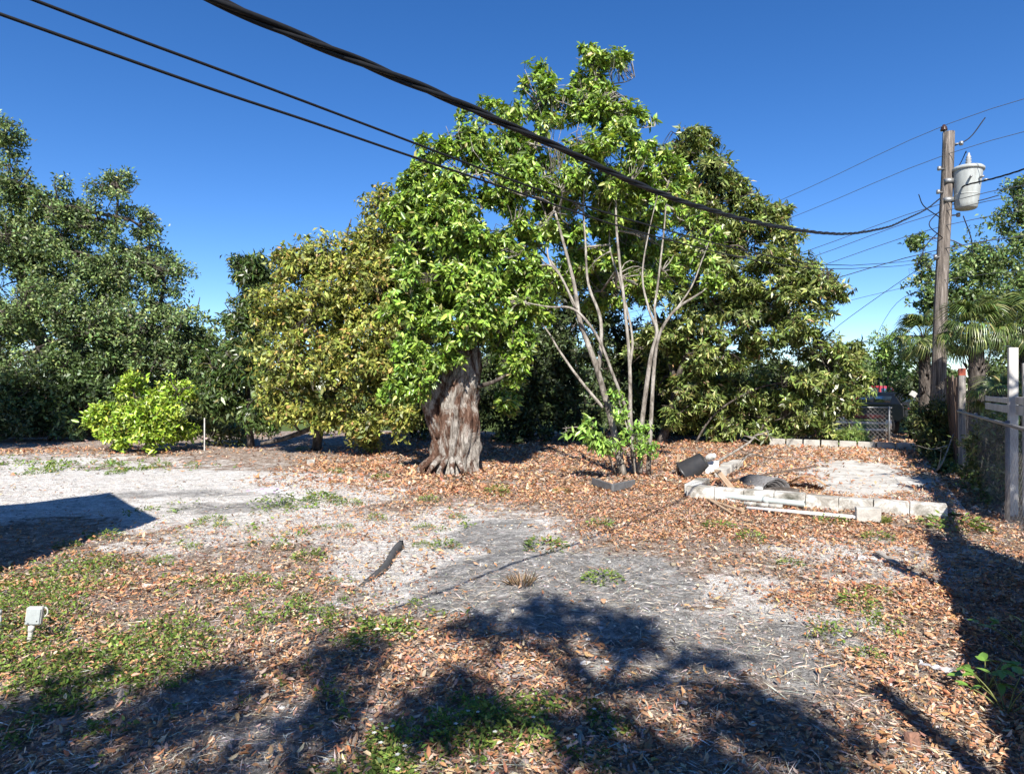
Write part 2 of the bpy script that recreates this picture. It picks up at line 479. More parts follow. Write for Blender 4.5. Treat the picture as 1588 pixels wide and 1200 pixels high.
def zones(x, y):
    nz = n2(x, y, .9, 3) * .6 + n2(x, y, 2.6, 4) * .4 - .5
    sand = np.maximum.reduce([blob(x, y + nz * 2, -8.5, 10.6, 6.6, 2.6, .35), blob(x, y + nz, -4.2, 9.2, 2.2, 1.6, .5),
                              .9 * blob(x, y + nz, -.8, 7.2, 1.5, 1.9, .6), .6 * blob(x, y, -12, 13.5, 6, 2.5, .5), .6 * blob(x, y, -2.5, 7.8, 1.6, 1.5, .6),
                              .55 * blob(x, y, 1.2, 5.0, 1.9, 1.1, .6), .5 * blob(x, y, 3.3, 6.2, 1.2, 1.2, .6), .5 * blob(x, y, .1, 5.6, 1.3, 1.0, .5)])
    sand = np.clip(sand + (nz * .8 + (n2(x, y, 5.5, 6) - .5) * .7) * (sand > .05), 0, 1)
    grey = np.maximum.reduce([1.1 * blob(x - (y - 5.4) * .12, y + nz * .7, .38, 5.45, 1.15, 1.2, .3), .9 * blob(x + nz, y, .1, 6.9, .35, .8, .4), .8 * blob(x + nz, y, -.2, 7.6, .5, .9, .5), .75 * blob(x, y, -5.3, 10.0, 1.6, .35, .6), .5 * blob(x, y, -2.1, 3.0, 1.2, .7, .6),
                              .7 * blob(x, y, 1.4, 4.2, 1.0, .7, .6), .65 * blob(x, y, -3.9, 9.0, .9, .4, .6)])
    grey = np.clip(grey + (nz * .7 + (n2(x, y, 4.5, 7) - .5) * .7) * (grey > .05), 0, 1)
    lawn = smooth(23.5, 25, y + nz * 2) + smooth(13, 16, x - (y - 8) * .55) * 0
    return sand, grey, np.clip(lawn, 0, 1)

def gz(x, y):
    x = np.atleast_1d(np.asarray(x, float)); y = np.atleast_1d(np.asarray(y, float))
    near = 1 - smooth(25, 45, np.abs(y) + np.abs(x) * .5)
    h = ((n2(x, y, .35, 21) - .5) * .12 + (n2(x, y, 1.3, 22) - .5) * .05 + (n2(x, y, 4.5, 23) - .5) * .03) * near
    u, w = fcoord(x, y)
    inside = smooth(-.6, 0, u) * (1 - smooth(FW, FW + .6, u)) * smooth(-.8, 0, w) * (1 - smooth(FL, FL + .8, w))
    return h * (1 - inside * .9)
def gz1(x, y): return float(gz(x, y)[0])

nx, ny = 260, 290
tx = np.linspace(-1, 1, nx); ty = np.linspace(-.68, 1, ny)
gx = 2.6 * np.sinh(5.0 * tx); gy = 5.0 + 2.6 * np.sinh(5.6 * ty)
X, Y = np.meshgrid(gx, gy)
x = X.ravel(); y = Y.ravel()
z = gz(x, y)
s_, g_, l_ = zones(x, y)
gb = Buf()
i = (np.arange(ny - 1)[:, None] * nx + np.arange(nx - 1)[None, :])
gb.add(np.stack([x, y, z], 1), np.stack([i, i + 1, i + nx + 1, i + nx], -1).reshape(-1, 4), None, np.stack([s_, g_, l_], 1))
ground = gb.build('ground', M['ground'], None, True)
tag(ground, kind='structure')

# concrete floor of the old foundation
sb = Buf()
def fpt(u, w, z=0.0):
    return np.array([F0[0] + FNRM[0] * u + FDIR[0] * w, F0[1] + FNRM[1] * u + FDIR[1] * w, z])
gu = np.linspace(.2, FW + .05, 24); gw = np.linspace(.2, FL - .2, 60)
V = []; 
for w_ in gw:
    for u_ in gu: V.append(fpt(u_, w_))
V = np.array(V); V[:, 2] = .045 + (n2(V[:, 0], V[:, 1], 3, 8) - .5) * .012
i = (np.arange(59)[:, None] * 24 + np.arange(23)[None, :])
sb.add(V, np.stack([i, i + 1, i + 25, i + 24], -1).reshape(-1, 4))
slab = sb.build('concrete_floor', M['slab'], None, True)
tag(slab, kind='structure')

# ------------------------------------------------------------------ leaf litter, straw, gravel
def litter_density(x, y):
    nz = n2(x, y, .8, 31) * .55 + n2(x, y, 2.4, 32) * .45
    under = smooth(9.2, 11.8, y + (nz - .5) * 3.5) * smooth(-5.5, -3.2, x + (nz - .5) * 2) * (1 - smooth(22, 24, y))
    right = smooth(-.2, 1.8, x - (5.5 - y) * .12 + (nz - .5) * 1.5) * smooth(6.0, 7.6, y + (nz - .5) * 2)
    rnear = smooth(1.5, 2.4, x + (nz - .5)) * .5
    midl = blob(x, y, -2.6, 6.1, 2.3, 1.5, .5) * .3
    fore = (1 - smooth(4.6, 5.4, y)) * .26
    farl = blob(x, y, -13, 16.3, 6, 1.3, .5) * .5
    base = np.maximum.reduce([under, right * .95, rnear, midl, fore, farl, np.full_like(x, .07)])
    s, g, l = zones(x, y)
    base = np.maximum(base, .3 * smooth(-4.0, -2.0, x) * smooth(4.5, 6, y))
    base = base * (1 - (.55 + .35 * smooth(-2.5, -4.5, x)) * s) * (1 - .95 * np.clip(g * 1.3, 0, 1))
    u, w = fcoord(x, y)
    inb = (u > .1) & (u < FW) & (w > .1) & (w < FL - .1)
    patch = blob(u + (nz - .5) * 1.6, w, 2.4, 3.6, .85, 2.6, .25)
    base = np.where(inb, np.clip(1.0 - 1.2 * patch, .03, 1), base)
    fine = n2(x, y, 6.0, 33)
    return np.clip(base * (0.3 + 1.1 * nz) * (.5 + 1.1 * fine), 0, 1)

rng = np.random.default_rng(5)
def scatter(n, ylo, yhi, pad=1.0, power=1.0):
    t = rng.random(n); y = ylo + (yhi - ylo) * t ** power
    x = (rng.random(n) * 2 - 1) * (.82 * y + pad)
    return x, y
LIT = [(.43, .215, .11), (.49, .285, .165), (.6, .45, .32), (.21, .12, .08), (.4, .31, .245), (.43, .17, .085), (.6, .4, .17)]
LITW = [.3, .27, .12, .15, .11, .04, .01]
lb = Buf()
for n, ylo, yhi, Lm in ((220000, 2.4, 5.5, .025), (250000, 5.0, 11.0, .034), (170000, 10.0, 23, .064)):
    x, y = scatter(n, ylo, yhi)
    keep = rng.random(n) < litter_density(x, y) * .95
    x, y = x[keep], y[keep]; k = len(x)
    u_, w_ = fcoord(x, y); inb = (u_ > .1) & (u_ < FW) & (w_ > .1) & (w_ < FL)
    z = np.where(inb, .055, gz(x, y) + .006) + rng.random(k) ** 2 * .03
    ang = rng.random(k) * 2 * PI; tilt = rng.normal(0, .28, k)
    D = np.stack([np.cos(ang) * np.cos(tilt), np.sin(ang) * np.cos(tilt), np.sin(tilt)], 1)
    N = np.stack([rng.normal(0, .35, k), rng.normal(0, .35, k), np.where(rng.random(k) < .5, 1.0, -1.0)], 1)
    L = np.minimum(Lm * rng.lognormal(0, .5, k), Lm * 2.1)
    leaves(lb, np.stack([x, y, z + .012 + np.maximum(0, -np.sin(tilt)) * L * .5], 1), D, N, L, L * rng.uniform(.3, .5, k), palette(k, rng, LIT, LITW, .2), rng.uniform(.1, .9, k), rng.normal(.08, .2, k), simple=ylo > 4)
lit = lb.build('leaf_litter', M['leaf_dry'])
tag(lit, 'brown and orange dead leaves covering the yard', 'leaf litter', kind='stuff')

# crumbs of broken leaf
cb_ = Buf()
x, y = scatter(140000, 2.4, 9.5, power=1.3)
keep = rng.random(len(x)) < .25 + .55 * n2(x, y, 1.5, 35) - .2 * zones(x, y)[0] - .5 * zones(x, y)[1]
x, y = x[keep], y[keep]; k = len(x); ang = rng.random(k) * 2 * PI
leaves(cb_, np.stack([x, y, gz(x, y) + .006], 1), np.stack([np.cos(ang), np.sin(ang), rng.normal(0, .3, k)], 1), np.stack([rng.normal(0, .4, k), rng.normal(0, .4, k), np.ones(k)], 1), rng.lognormal(-4.5, .4, k), rng.lognormal(-5.2, .4, k), palette(k, rng, LIT + [(.55, .5, .45)], LITW + [.3], .25), .3, .1, True)
tag(cb_.build('leaf_crumbs', M['leaf_dry']), 'tiny crumbs of broken dead leaf over the soil', 'leaf litter', kind='stuff')

# straw and little twigs lying on the soil
st = Buf()
n = 120000
x, y = scatter(n, 2.4, 12, power=1.4)
keep = rng.random(n) < .15 + .6 * n2(x, y, 1.1, 41)
x, y = x[keep], y[keep]; k = len(x)
ang = rng.random(k) * PI * 2; Ls = rng.lognormal(-2.9, .6, k)
D = np.stack([np.cos(ang), np.sin(ang), rng.normal(0, .12, k)], 1)
P = np.stack([x, y, gz(x, y) + .012 + rng.random(k) * .015], 1)
leaves(st, P, D, np.tile([0, 0, 1.0], (k, 1)) + rng.normal(0, .3, (k, 3)), Ls, rng.uniform(.002, .0055, k), palette(k, rng, [(.6, .5, .38), (.42, .31, .22), (.2, .14, .1), (.68, .64, .58)], [.35, .2, .15, .3], .2), .2, .05, True)
tag(st.build('straw_litter', M['leaf_dry']), 'fine pale straw and twig bits on the soil', 'straw', kind='stuff')

pb = Buf()
n = 6500
x, y = scatter(n, 2.4, 12, power=1.5)
s_, g_, l_ = zones(x, y)
keep = rng.random(n) < .25 + .6 * np.maximum(s_, g_)
x, y = x[keep], y[keep]; k = len(x)
ico = bmesh.new(); bmesh.ops.create_icosphere(ico, subdivisions=1, radius=1); IV = np.array([v_.co[:] for v_ in ico.verts]); IT = np.array([[v_.index for v_ in f.verts] for f in ico.faces]); ico.free()
IV = IV[:]; r = rng.lognormal(-5.0, .5, k)
Vp = IV[None] * (r[:, None, None] * (1 + rng.uniform(-.35, .35, (k, len(IV), 1)))) * np.array([1.2, 1, .6]) + np.stack([x, y, gz(x, y) + r * .3], 1)[:, None, :]
Cp = palette(k, rng, [(.55, .52, .48), (.3, .28, .26), (.7, .68, .64), (.2, .16, .13)], [.35, .3, .15, .2], .15)
pb.add(Vp.reshape(-1, 3), None, (IT[None] + (np.arange(k) * len(IV))[:, None, None]).reshape(-1, 3), np.repeat(Cp, len(IV), 0))
tag(pb.build('gravel', M['leaf_dry']), 'small grey and white grit scattered over the sandy soil', 'gravel', kind='stuff')

# ------------------------------------------------------------------ weeds
WEED = [(.14, .22, .045), (.2, .28, .06), (.1, .16, .035), (.28, .32, .08), (.24, .2, .08)]
WEEDW = [.35, .3, .2, .1, .05]
def weed_density(x, y):
    nz = n2(x, y, 1.3, 51) * .6 + n2(x, y, 3.4, 52) * .4
    a_ = blob(x, y, -3.6, 3.7, 2.0, 1.35, .45) * 1.0
    b_ = blob(x, y, -4.3, 5.4, 1.2, .6, .5) * .7
    c_ = blob(x, y, -1.9, 5.0, 1.1, .7, .6) * .4
    d_ = blob(x, y, -.35, 3.0, .75, .5, .5) * .6
    e_ = blob(x, y, 2.35, 4.4, .35, .3, .5) * .8
    f_ = blob(x, y, -9.8, 13.6, 3.4, 1.4, .5) * .5
    g_ = blob(x, y, -2.6, 8.2, 2.6, 1.6, .6) * .1
    h_ = blob(x, y, -.95, 4.55, .55, .5, .5) * .6
    m_ = np.maximum.reduce([a_, b_, c_, d_, e_, f_, g_, h_])
    fine = n2(x, y, 7.0, 53) * .6 + n2(x, y, 15.0, 54) * .4
    return np.clip((nz - .8 + m_ * .42 + (fine - .5) * .75) * 6, 0, 1) * (m_ > .04)
wb = Buf(); fb = Buf()
n = 330000
x, y = scatter(n, 2.4, 15, power=1.8)
dens = weed_density(x, y)
keep = rng.random(n) < dens
x, y, dens = x[keep], y[keep], dens[keep]; k = len(x)
hgt = (.012 + .13 * rng.random(k) ** 1.3 * dens * n2(x, y, 2.2, 57))
ang = rng.random(k) * PI * 2; el = rng.normal(.25, .45, k)
D = np.stack([np.cos(ang) * np.cos(el), np.sin(ang) * np.cos(el), np.sin(el)], 1)
N = np.tile([0, 0, 1.0], (k, 1)) + rng.normal(0, .45, (k, 3))
far = np.clip(y / 5, 1, 2.2)
L = rng.uniform(.016, .042, k) * far
leaves(wb, np.stack([x, y, gz(x, y) + hgt], 1), D, N, L, L * rng.uniform(.32, .55, k), palette(k, rng, WEED, WEEDW, .22), .3, .15, True)
tag(wb.build('weed_carpet', M['weed']), 'low green creeping weeds patching the foreground soil', 'weeds', kind='stuff')

# little white blossoms among the weeds
x, y = scatter(6000, 2.5, 5, power=1.2)
dn = weed_density(x, y) * (np.abs(x + .1) < 1.3)
keep = rng.random(len(x)) < dn * .12
x, y = x[keep], y[keep]; k = len(x)
for j in range(5):
    a5 = rng.random(k) * .4 + j * 2 * PI / 5
    D = np.stack([np.cos(a5), np.sin(a5), np.full(k, .25)], 1)
    leaves(fb, np.stack([x, y, gz(x, y) + .11], 1), D, np.tile([0, 0, 1.0], (k, 1)), .013, .011, np.tile([.8, .8, .76], (k, 1)), .1, .1, True)
tag(fb.build('weed_blossom', M['weed']), 'tiny white blossoms among the foreground weeds', 'flowers', kind='stuff')

def tuft_mesh(name, seed, kind='leafy', h=.12, r=.14, n=190, cols=WEED, w=WEEDW):
    rg = np.random.default_rng(seed); B = Buf()
    rr = np.sqrt(rg.random(n)) * r; an = rg.random(n) * 2 * PI
    P = np.stack([np.cos(an) * rr, np.sin(an) * rr, rg.random(n) * h * (1 - (rr / r) ** 2 * .7)], 1)
    if kind == 'grass':
        P[:, 2] = 0; P[:, :2] *= .75
        D = np.stack([np.cos(an) * .55, np.sin(an) * .55, np.full(n, 1.0)], 1) + rg.normal(0, .25, (n, 3))
        leaves(B, P, D, np.stack([np.cos(an), np.sin(an), np.full(n, .3)], 1), h * rg.uniform(.5, 1.2, n), .0035, palette(n, rg, cols, w), .2, -.25)
    else:
        D = np.stack([np.cos(an), np.sin(an), rg.normal(.45, .4, n)], 1)
        L = rg.uniform(.02, .045, n)
        leaves(B, P, D, np.tile([0, 0, 1.0], (n, 1)) + rg.normal(0, .4, (n, 3)), L, L * .42, palette(n, rg, cols, w), .3, .15)
    return B.mesh(name, M['weed'])
tufts = [tuft_mesh('weed_tuft', 100 + q, 'leafy', .1 + .02 * (q % 3), .15) for q in range(4)] + [tuft_mesh('weed_tuft', 110 + q, 'grass', .1, .16, 520, [(.24, .28, .07), (.32, .34, .1), (.17, .2, .05)], [1, 1, 1]) for q in range(2)]
TUFT = [(500, 815), (535, 812), (655, 845), (658, 812), (590, 742), (480, 865), (710, 800), (770, 762), (330, 805), (345, 815), (665, 775), (440, 850), (585, 800), (540, 780),
        (500, 775), (300, 850), (250, 870), (465, 930), (510, 905), (395, 905), (690, 847), (1225, 870), (1360, 832), (935, 895), (1360, 915), (870, 760), (930, 810), (1330, 940),
        (1345, 1010), (1165, 835), (520, 735), (470, 700), (300, 720), (250, 720), (180, 735), (60, 735), (105, 850), (165, 835)]
MARKS = {'the black rubber strip': (590, 880), 'the thick flaring trunk': (700, 735), 'the white electrical box': (48, 970), 'the shed shadow corner': (243, 803), 'the bright bush': (220, 700), 'the small white block': (483, 716),
         'the flowering plant on the sand': (427, 775), 'the dry brown grass tuft': (808, 905), 'the dark angled edging': (950, 757), 'the loose grey block': (1345, 800), 'the weathered wood strip': (1375, 868), 'the nearest seedling': (1560, 1090),
         'the broken brick': (1416, 1140), 'the left end of the grey pipe': (1072, 768)}
ORD = ['closest', 'second closest', 'third closest', 'fourth closest', 'fifth closest', 'sixth closest', 'seventh closest', 'eighth closest', 'ninth closest', 'tenth closest']
def place_labels(pts, noun):
    """names each of many small things by its nearest landmark, side and rank"""
    info = []
    for px, py in pts:
        nm, (mx_, my_) = min(MARKS.items(), key=lambda kv: math.hypot(kv[1][0] - px, (kv[1][1] - py) * 1.6))
        dx, dy = px - mx_, (py - my_) * 1.6
        side = ('right of ' if dx > 0 else 'left of ') if abs(dx) > abs(dy) else ('in front of ' if dy > 0 else 'behind ')
        info.append((side + nm, math.hypot(dx, dy)))
    out = []
    for k, (w_, d_) in enumerate(info):
        same = sorted(q for q in info if q[0] == w_)
        out.append(noun + ' ' + w_ if len(same) == 1 else ORD[same.index((w_, d_))] + ' ' + noun + ' ' + w_)
    return out
def tuft_at(name, me, loc, rz, sc_, label, group=None):
    r = thing(name, label, 'weed', loc, rz, group); r.scale = sc_
    o = link('foliage', me, r); o['kind'] = 'stuff'
    return r
for (px, py), lab in zip(TUFT, place_labels(TUFT, 'small green weed tuft')):
    gx_, gy_ = gxy(px, py)
    s_ = (RNG.uniform(.6, 1.15) if py > 780 else RNG.uniform(1.0, 1.7))
    tuft_at('weed_tuft', tufts[int(RNG.integers(0, 4))], (gx_, gy_, gz1(gx_, gy_)), RNG.random() * 6.28, (s_, s_, s_ * RNG.uniform(.7, 1.1)), lab, 'lone weed tufts on the open ground')
def special_tuft(px, py, mesh_i, s, label):
    gx_, gy_ = gxy(px, py)
    tuft_at('weed_clump', tufts[mesh_i], (gx_, gy_, gz1(gx_, gy_)), .5, (s, s, s * .8), label)
special_tuft(845, 845, 1, 1.5, 'round yellow-green grass clump between the two wire shadows on grey soil')
special_tuft(1290, 805, 0, 1.3, 'green weed clump in front of the white board below the block wall')
special_tuft(1358, 805, 5, 1.1, 'grassy tuft against the single loose concrete block')
special_tuft(1115, 818, 1, 1.3, 'leafy weed clump on orange litter in front of the grey pipe')
special_tuft(590, 985, 2, 1.35, 'dense dark green weed clump at the edge of the foreground tree shade')
special_tuft(1480, 815, 0, 2.2, 'leafy weed clump at the right end of the white block wall')
dry = tuft_mesh('dry_tuft', 130, 'grass', .11, .12, 120, [(.3, .2, .12), (.4, .3, .2), (.2, .13, .08)], [1, 1, 1])
gx_, gy_ = gxy(808, 908)
tuft_at('dry_tuft', dry, (gx_, gy_, gz1(gx_, gy_)), 0, (1, 1, 1), 'small dry brown grass tuft on the bare grey patch')

# low flowering plant on the sand
pr = thing('flowering_plant', 'small grey-green plant with white and purple blooms on pale sand', 'plant', (*gxy(427, 783), gz1(*gxy(427, 783))))
link('foliage', tuft_mesh('foliage', 140, 'leafy', .2, .2, 260, [(.16, .2, .1), (.22, .26, .15)], [1, 1]), pr)
for nm, mt, cnt, cc in (('white_bloom', 'flower_white', 34, 0), ('purple_bloom', 'flower_purple', 12, -.14)):
    B = Buf(); rg = np.random.default_rng(9 + cnt)
    for q in range(cnt):
        p = np.array([rg.normal(cc, .1), rg.normal(0, .1), .2 + rg.random() * .05])
        for j in range(5):
            a5 = j * 2 * PI / 5
            leaves(B, p[None], np.array([[math.cos(a5), math.sin(a5), .3]]), np.array([[0, -.4, 1.0]]), .03, .022, np.array([[.8, .8, .8]]), .1, .1)
    B.build(nm, M[mt], pr)['kind'] = 'stuff'

# broad-leaved seedlings by the fence: every leaf its own part
def seedling(loc, label, n, s, seed):
    rg = np.random.default_rng(seed)
    r = thing('seedling', label, 'plant', loc)
    B = Buf(); tips = []
    for q in range(n):
        a_ = q * 2.4 + rg.random() * .5; rad = (.05 + .2 * rg.random()) * s; h = (.06 + .14 * rg.random()) * s
        p = np.array([math.cos(a_) * rad, math.sin(a_) * rad, h]); tips.append((p, a_))
        tube(B, catmull([np.zeros(3), p * .5 + np.array([0, 0, .02]), p], 3), [.004, .0025], 5)
    B.build('stem', M['weed_stem'], r)
    lm = Buf()
    xs = np.linspace(0, 1, 8); wd = np.sin(np.pi * xs ** .8) * .27 + .0
    Vl = []
    for t, w_ in zip(xs, wd): Vl += [(t, -w_, .05 * w_ * 6 - .25 * t * t * .5), (t, 0, -.25 * t * t * .5), (t, w_, .05 * w_ * 6 - .25 * t * t * .5)]
    Ql = []
    for k in range(7): Ql += [(3 * k, 3 * k + 3, 3 * k + 4, 3 * k + 1), (3 * k + 1, 3 * k + 4, 3 * k + 5, 3 * k + 2)]
    lm.add(np.array(Vl), Ql, None, np.tile([.17, .31, .055], (len(Vl), 1)))
    me = lm.mesh('leaf', M['leaf_glossy'], True)
    for p, a_ in tips:
        for da in (-.9, 0, .9):
            o = link('leaf', me, r, p)
            o.rotation_euler = (rg.normal(0, .2), rg.normal(-.1, .25), a_ + da + rg.normal(0, .2))
            o.scale = (s * .08 * rg.uniform(.7, 1.15),) * 3
M['weed_stem'] = simple_mat('weed_stem', (.18, .2, .06), None, 10, .6)
gx_, gy_ = gxy(1528, 1062); seedling((gx_, gy_, gz1(gx_, gy_)), 'green broad-leaved seedling at the fence shadow edge, farther of two', 8, 1.0, 3)
gx_, gy_ = gxy(1560, 1100); seedling((gx_, gy_, gz1(gx_, gy_)), 'bright broad-leaved seedling nearest the camera at the right edge', 7, .95, 4)
gx_, gy_ = gxy(1586, 1000); seedling((gx_, gy_, gz1(gx_, gy_)), 'pale green seedling inside the fence shadow at the right edge', 7, .95, 6)

# ------------------------------------------------------------------ trees
def ell(px, py, rpx, d, sq=(1, .9, 1)):
    c = at(px, py, d); r = rpx * d / 1000.0
    return (c, np.array([r * sq[0], r * sq[1], r * sq[2]]))

def crown_points(lobes, n, rng, shell=.45, ns=1.4, thr=.36, seed=0, sub=22, subr=(.28, .5)):
    """leaf-cluster points gathered in branch-end clumps spread over each lobe of the crown"""
    SC = []; SR = []; SD = []; SI = []
    for li, (c, r) in enumerate(lobes):
        k = max(4, int(sub * rng.uniform(.8, 1.2)))
        d = rand_dir(k, rng); rad = rng.uniform(.35, .88, k)
        SC.append(c + d * r * rad[:, None]); SR.append(r[None] * rng.uniform(*subr, (k, 1)) * np.array([1.1, 1.1, .85])); SD.append(d); SI += [li] * k
    SC = np.vstack(SC); SR = np.vstack(SR); SD = np.vstack(SD); SI = np.array(SI)
    w = SR[:, 0] ** 1.6; w = w / w.sum()
    P = np.zeros((0, 3)); O = np.zeros((0, 3)); I = np.zeros(0, int)
    while len(P) < n:
        m_ = n * 2
        k = rng.choice(len(SC), m_, p=w); d = rand_dir(m_, rng)
        rad = (shell + (1 - shell) * rng.random(m_) ** .7) * (.7 + .65 * vnoise(d * 2.2 + SC[k] * 3, seed + 1))
        p = SC[k] + d * SR[k] * rad[:, None]
        ok = (vnoise(p * ns * 2, seed + 2) * .6 + vnoise(p * ns * 5, seed + 3) * .4 > thr) & (p[:, 2] > .12)
        P = np.vstack([P, p[ok]]); O = np.vstack([O, unit(d + SD[k] * .7)[ok]]); I = np.concatenate([I, SI[k][ok]])
    return P[:n], O[:n], I[:n]

def foliage(buf, P, O, rng, per, L, W, cols, wts, twig=.22, droop=.35, spread=1.0, outward=.5, simple=False, jit=.2, fold=.3, curl=.12, clump_tint=.25, flat=.6, whorl=False):
    n = len(P)
    D0 = unit(O * outward + rng.normal(0, .5, (n, 3)) + np.array([0, -.1, .35]))
    idx = np.repeat(np.arange(n), per); m_ = len(idx)
    t = rng.random(m_)
    base = P[idx] - D0[idx] * (t * twig)[:, None] + rng.normal(0, twig * .22, (m_, 3))
    if whorl:
        base = P[idx] - D0[idx] * (t ** 2 * twig)[:, None]
        ring = rand_dir(m_, rng); ring = unit(ring - D0[idx] * np.sum(ring * D0[idx], 1, keepdims=True))
        D = unit(D0[idx] * rng.uniform(.1, .9, (m_, 1)) + ring + np.array([0, 0, -droop]))
        N = D0[idx] * .9 + np.array([0, -.2, .45]) + rng.normal(0, .28, (m_, 3))
    else:
      D = unit(D0[idx] * .5 + rand_dir(m_, rng) * spread + np.array([0, 0, -droop]))
      N = np.array([0, -.25, flat]) + rng.normal(0, .55, (m_, 3)) + O[idx] * .35
    Cl = palette(m_, rng, cols, wts, jit) * (1 + rng.normal(0, clump_tint, (n, 1)).clip(-.5, .6))[idx]
    Ls = L * rng.lognormal(0, .22, m_)
    leaves(buf, base, D, N, Ls, W * Ls / L * rng.uniform(.85, 1.15, m_), np.clip(Cl, .004, .9), fold, curl, simple)

def limb_net(buf, limbs, P, I, lobes, rng, twig_r=.008, sub_r=.03, n_sub=5, frac=.6, twig_sides=3):
    """limbs are (path, radii); each lobe gets sub-branches from the nearest limb point, twigs run on to leaf clusters"""
    nodes = []; 
    for path, rad in limbs:
        pp = catmull(path, 6); tube(buf, pp, rad, 9)
        nodes.append(pp[len(pp) // 3:])
    nodes = np.vstack(nodes)
    for li, (c, r) in enumerate(lobes):
        ids = np.where(I == li)[0]
        if not len(ids): continue
        j = np.argmin(np.sum((nodes - c) ** 2, 1) + 1.5 * np.maximum(0, nodes[:, 2] - c[2]) ** 2)
        start = nodes[j]; subs = []
        mid = c + rng.normal(0, .15, 3) * r
        main = catmull([start, (start + mid) / 2 + rng.normal(0, .12, 3) * np.linalg.norm(mid - start), mid], 5)
        tube(buf, main, [sub_r * 1.5, sub_r], 6, False); subs.append(main)
        for q in range(n_sub):
            e = c + rand_dir(1, rng)[0] * r * rng.uniform(.6, .95)
            s0 = main[rng.integers(1, len(main))]
            sp_ = catmull([s0, (s0 + e) / 2 + rng.normal(0, .12, 3) * np.linalg.norm(e - s0), e], 4)
            tube(buf, sp_, [sub_r, sub_r * .3], 5, False); subs.append(sp_)
        sn = np.vstack(subs)
        for k in ids[rng.random(len(ids)) < frac]:
            j = np.argmin(np.sum((sn - P[k]) ** 2, 1)); s0 = sn[j]; e = P[k]
            if np.linalg.norm(e - s0) < .05: continue
            mp = (s0 + e) / 2 + rng.normal(0, .08, 3) * np.linalg.norm(e - s0)
            tube(buf, np.array([s0, mp, e]), [twig_r, twig_r * .4], twig_sides, False)

def tree(name, label, base, limbs, lobes, rng, clusters, per, L, W, cols, wts, bark, leafm='leaf_glossy', group=None, shell=.45, ns=1.4, thr=.36, net=None, sub=22, subr=(.28, .5), cat='tree', stem_name='trunk', **kw):
    root = thing(name, label, cat, base, 0, group)
    b0 = np.array(base)
    P, O, I = crown_points(lobes, clusters, rng, shell, ns, thr, int(rng.integers(0, 999)), sub, subr)
    TB = Buf(); net = net or {}
    limb_net(TB, limbs, P, I, lobes, rng, **net)
    TB.V = [v_ - b0 for v_ in TB.V]
    TB.build(stem_name, M[bark], root, True)
    LB = Buf()
    foliage(LB, P, O, rng, per, L, W, cols, wts, **kw)
    LB.V = [v_ - b0 for v_ in LB.V]
    cr = LB.build('crown', M[leafm], root); cr['kind'] = 'stuff'
    return root

def px_path(pts):
    return [at(*p) for p in pts]

# --- pale many-stemmed tree in the middle
rg = np.random.default_rng(21)
D1 = 12.0
base1 = np.array([2.12, 12.0, 0.0])
stems = [
    (px_path([(966, 738, 12.0), (950, 660, 12.0), (925, 570, 12.0), (900, 500, 12.1), (890, 440, 12.2), (872, 370, 12.3), (850, 290, 12.4), (830, 210, 12.5)]), [.16, .12, .10, .085, .07, .05, .035, .015]),
    (px_path([(928, 575, 12.0), (932, 530, 12.0), (930, 490, 12.1), (912, 440, 12.3), (908, 380, 12.5), (905, 300, 12.6), (920, 200, 12.7), (930, 120, 12.8)]), [.08, .07, .06, .05, .04, .035, .025, .012]),
    (px_path([(935, 632, 12.0), (900, 590, 12.2), (868, 545, 12.4), (850, 515, 12.5), (830, 490, 12.6)]), [.06, .05, .04, .03, .015]),
    (px_path([(980, 690, 11.9), (972, 640, 11.9), (950, 580, 11.8), (925, 520, 11.8), (890, 480, 11.9), (850, 476, 11.9), (808, 468, 12.0)]), [.08, .06, .055, .05, .045, .03, .015]),
    (px_path([(985, 735, 12.1), (978, 660, 12.2), (976, 560, 12.3), (968, 470, 12.4), (960, 400, 12.5), (955, 320, 12.6), (965, 230, 12.7), (970, 160, 12.8)]), [.11, .075, .065, .055, .05, .04, .025, .012]),
    (px_path([(992, 735, 11.9), (995, 660, 11.8), (1008, 560, 11.8), (1018, 515, 11.8), (1006, 480, 11.9), (996, 430, 12.1), (1004, 370, 12.2), (1020, 300, 12.4)]), [.10, .085, .075, .06, .045, .035, .025, .012]),
    (px_path([(1005, 735, 11.8), (1010, 640, 11.7), (1015, 560, 11.7), (1024, 515, 11.7), (1048, 480, 11.6), (1085, 455, 11.5), (1115, 430, 11.5)]), [.09, .07, .06, .055, .05, .035, .012]),
    (px_path([(1020, 520, 11.8), (1015, 480, 12.1), (1020, 440, 12.3), (1030, 350, 12.5), (1034, 290, 12.6)]), [.05, .045, .04, .03, .012]),
    (px_path([(976, 575, 12.28), (980, 520, 12.6), (962, 440, 12.8), (945, 380, 13.0), (950, 300, 13.2)]), [.05, .045, .04, .03, .012]),
    (px_path([(905, 520, 12.1), (880, 450, 12.4), (850, 400, 12.7), (800, 350, 12.8), (760, 300, 12.9)]), [.05, .05, .04, .03, .012]),
    (px_path([(1048, 480, 11.6), (1072, 445, 11.7), (1088, 405, 11.9), (1105, 360, 12.1)]), [.03, .028, .02, .008]),
    (px_path([(895, 480, 12.1), (870, 430, 12.3), (850, 400, 12.4), (845, 330, 12.5), (800, 240, 12.6)]), [.045, .04, .035, .03, .012]),
]
stems = [(p_, [q_ * .52 for q_ in r_]) for p_, r_ in stems]
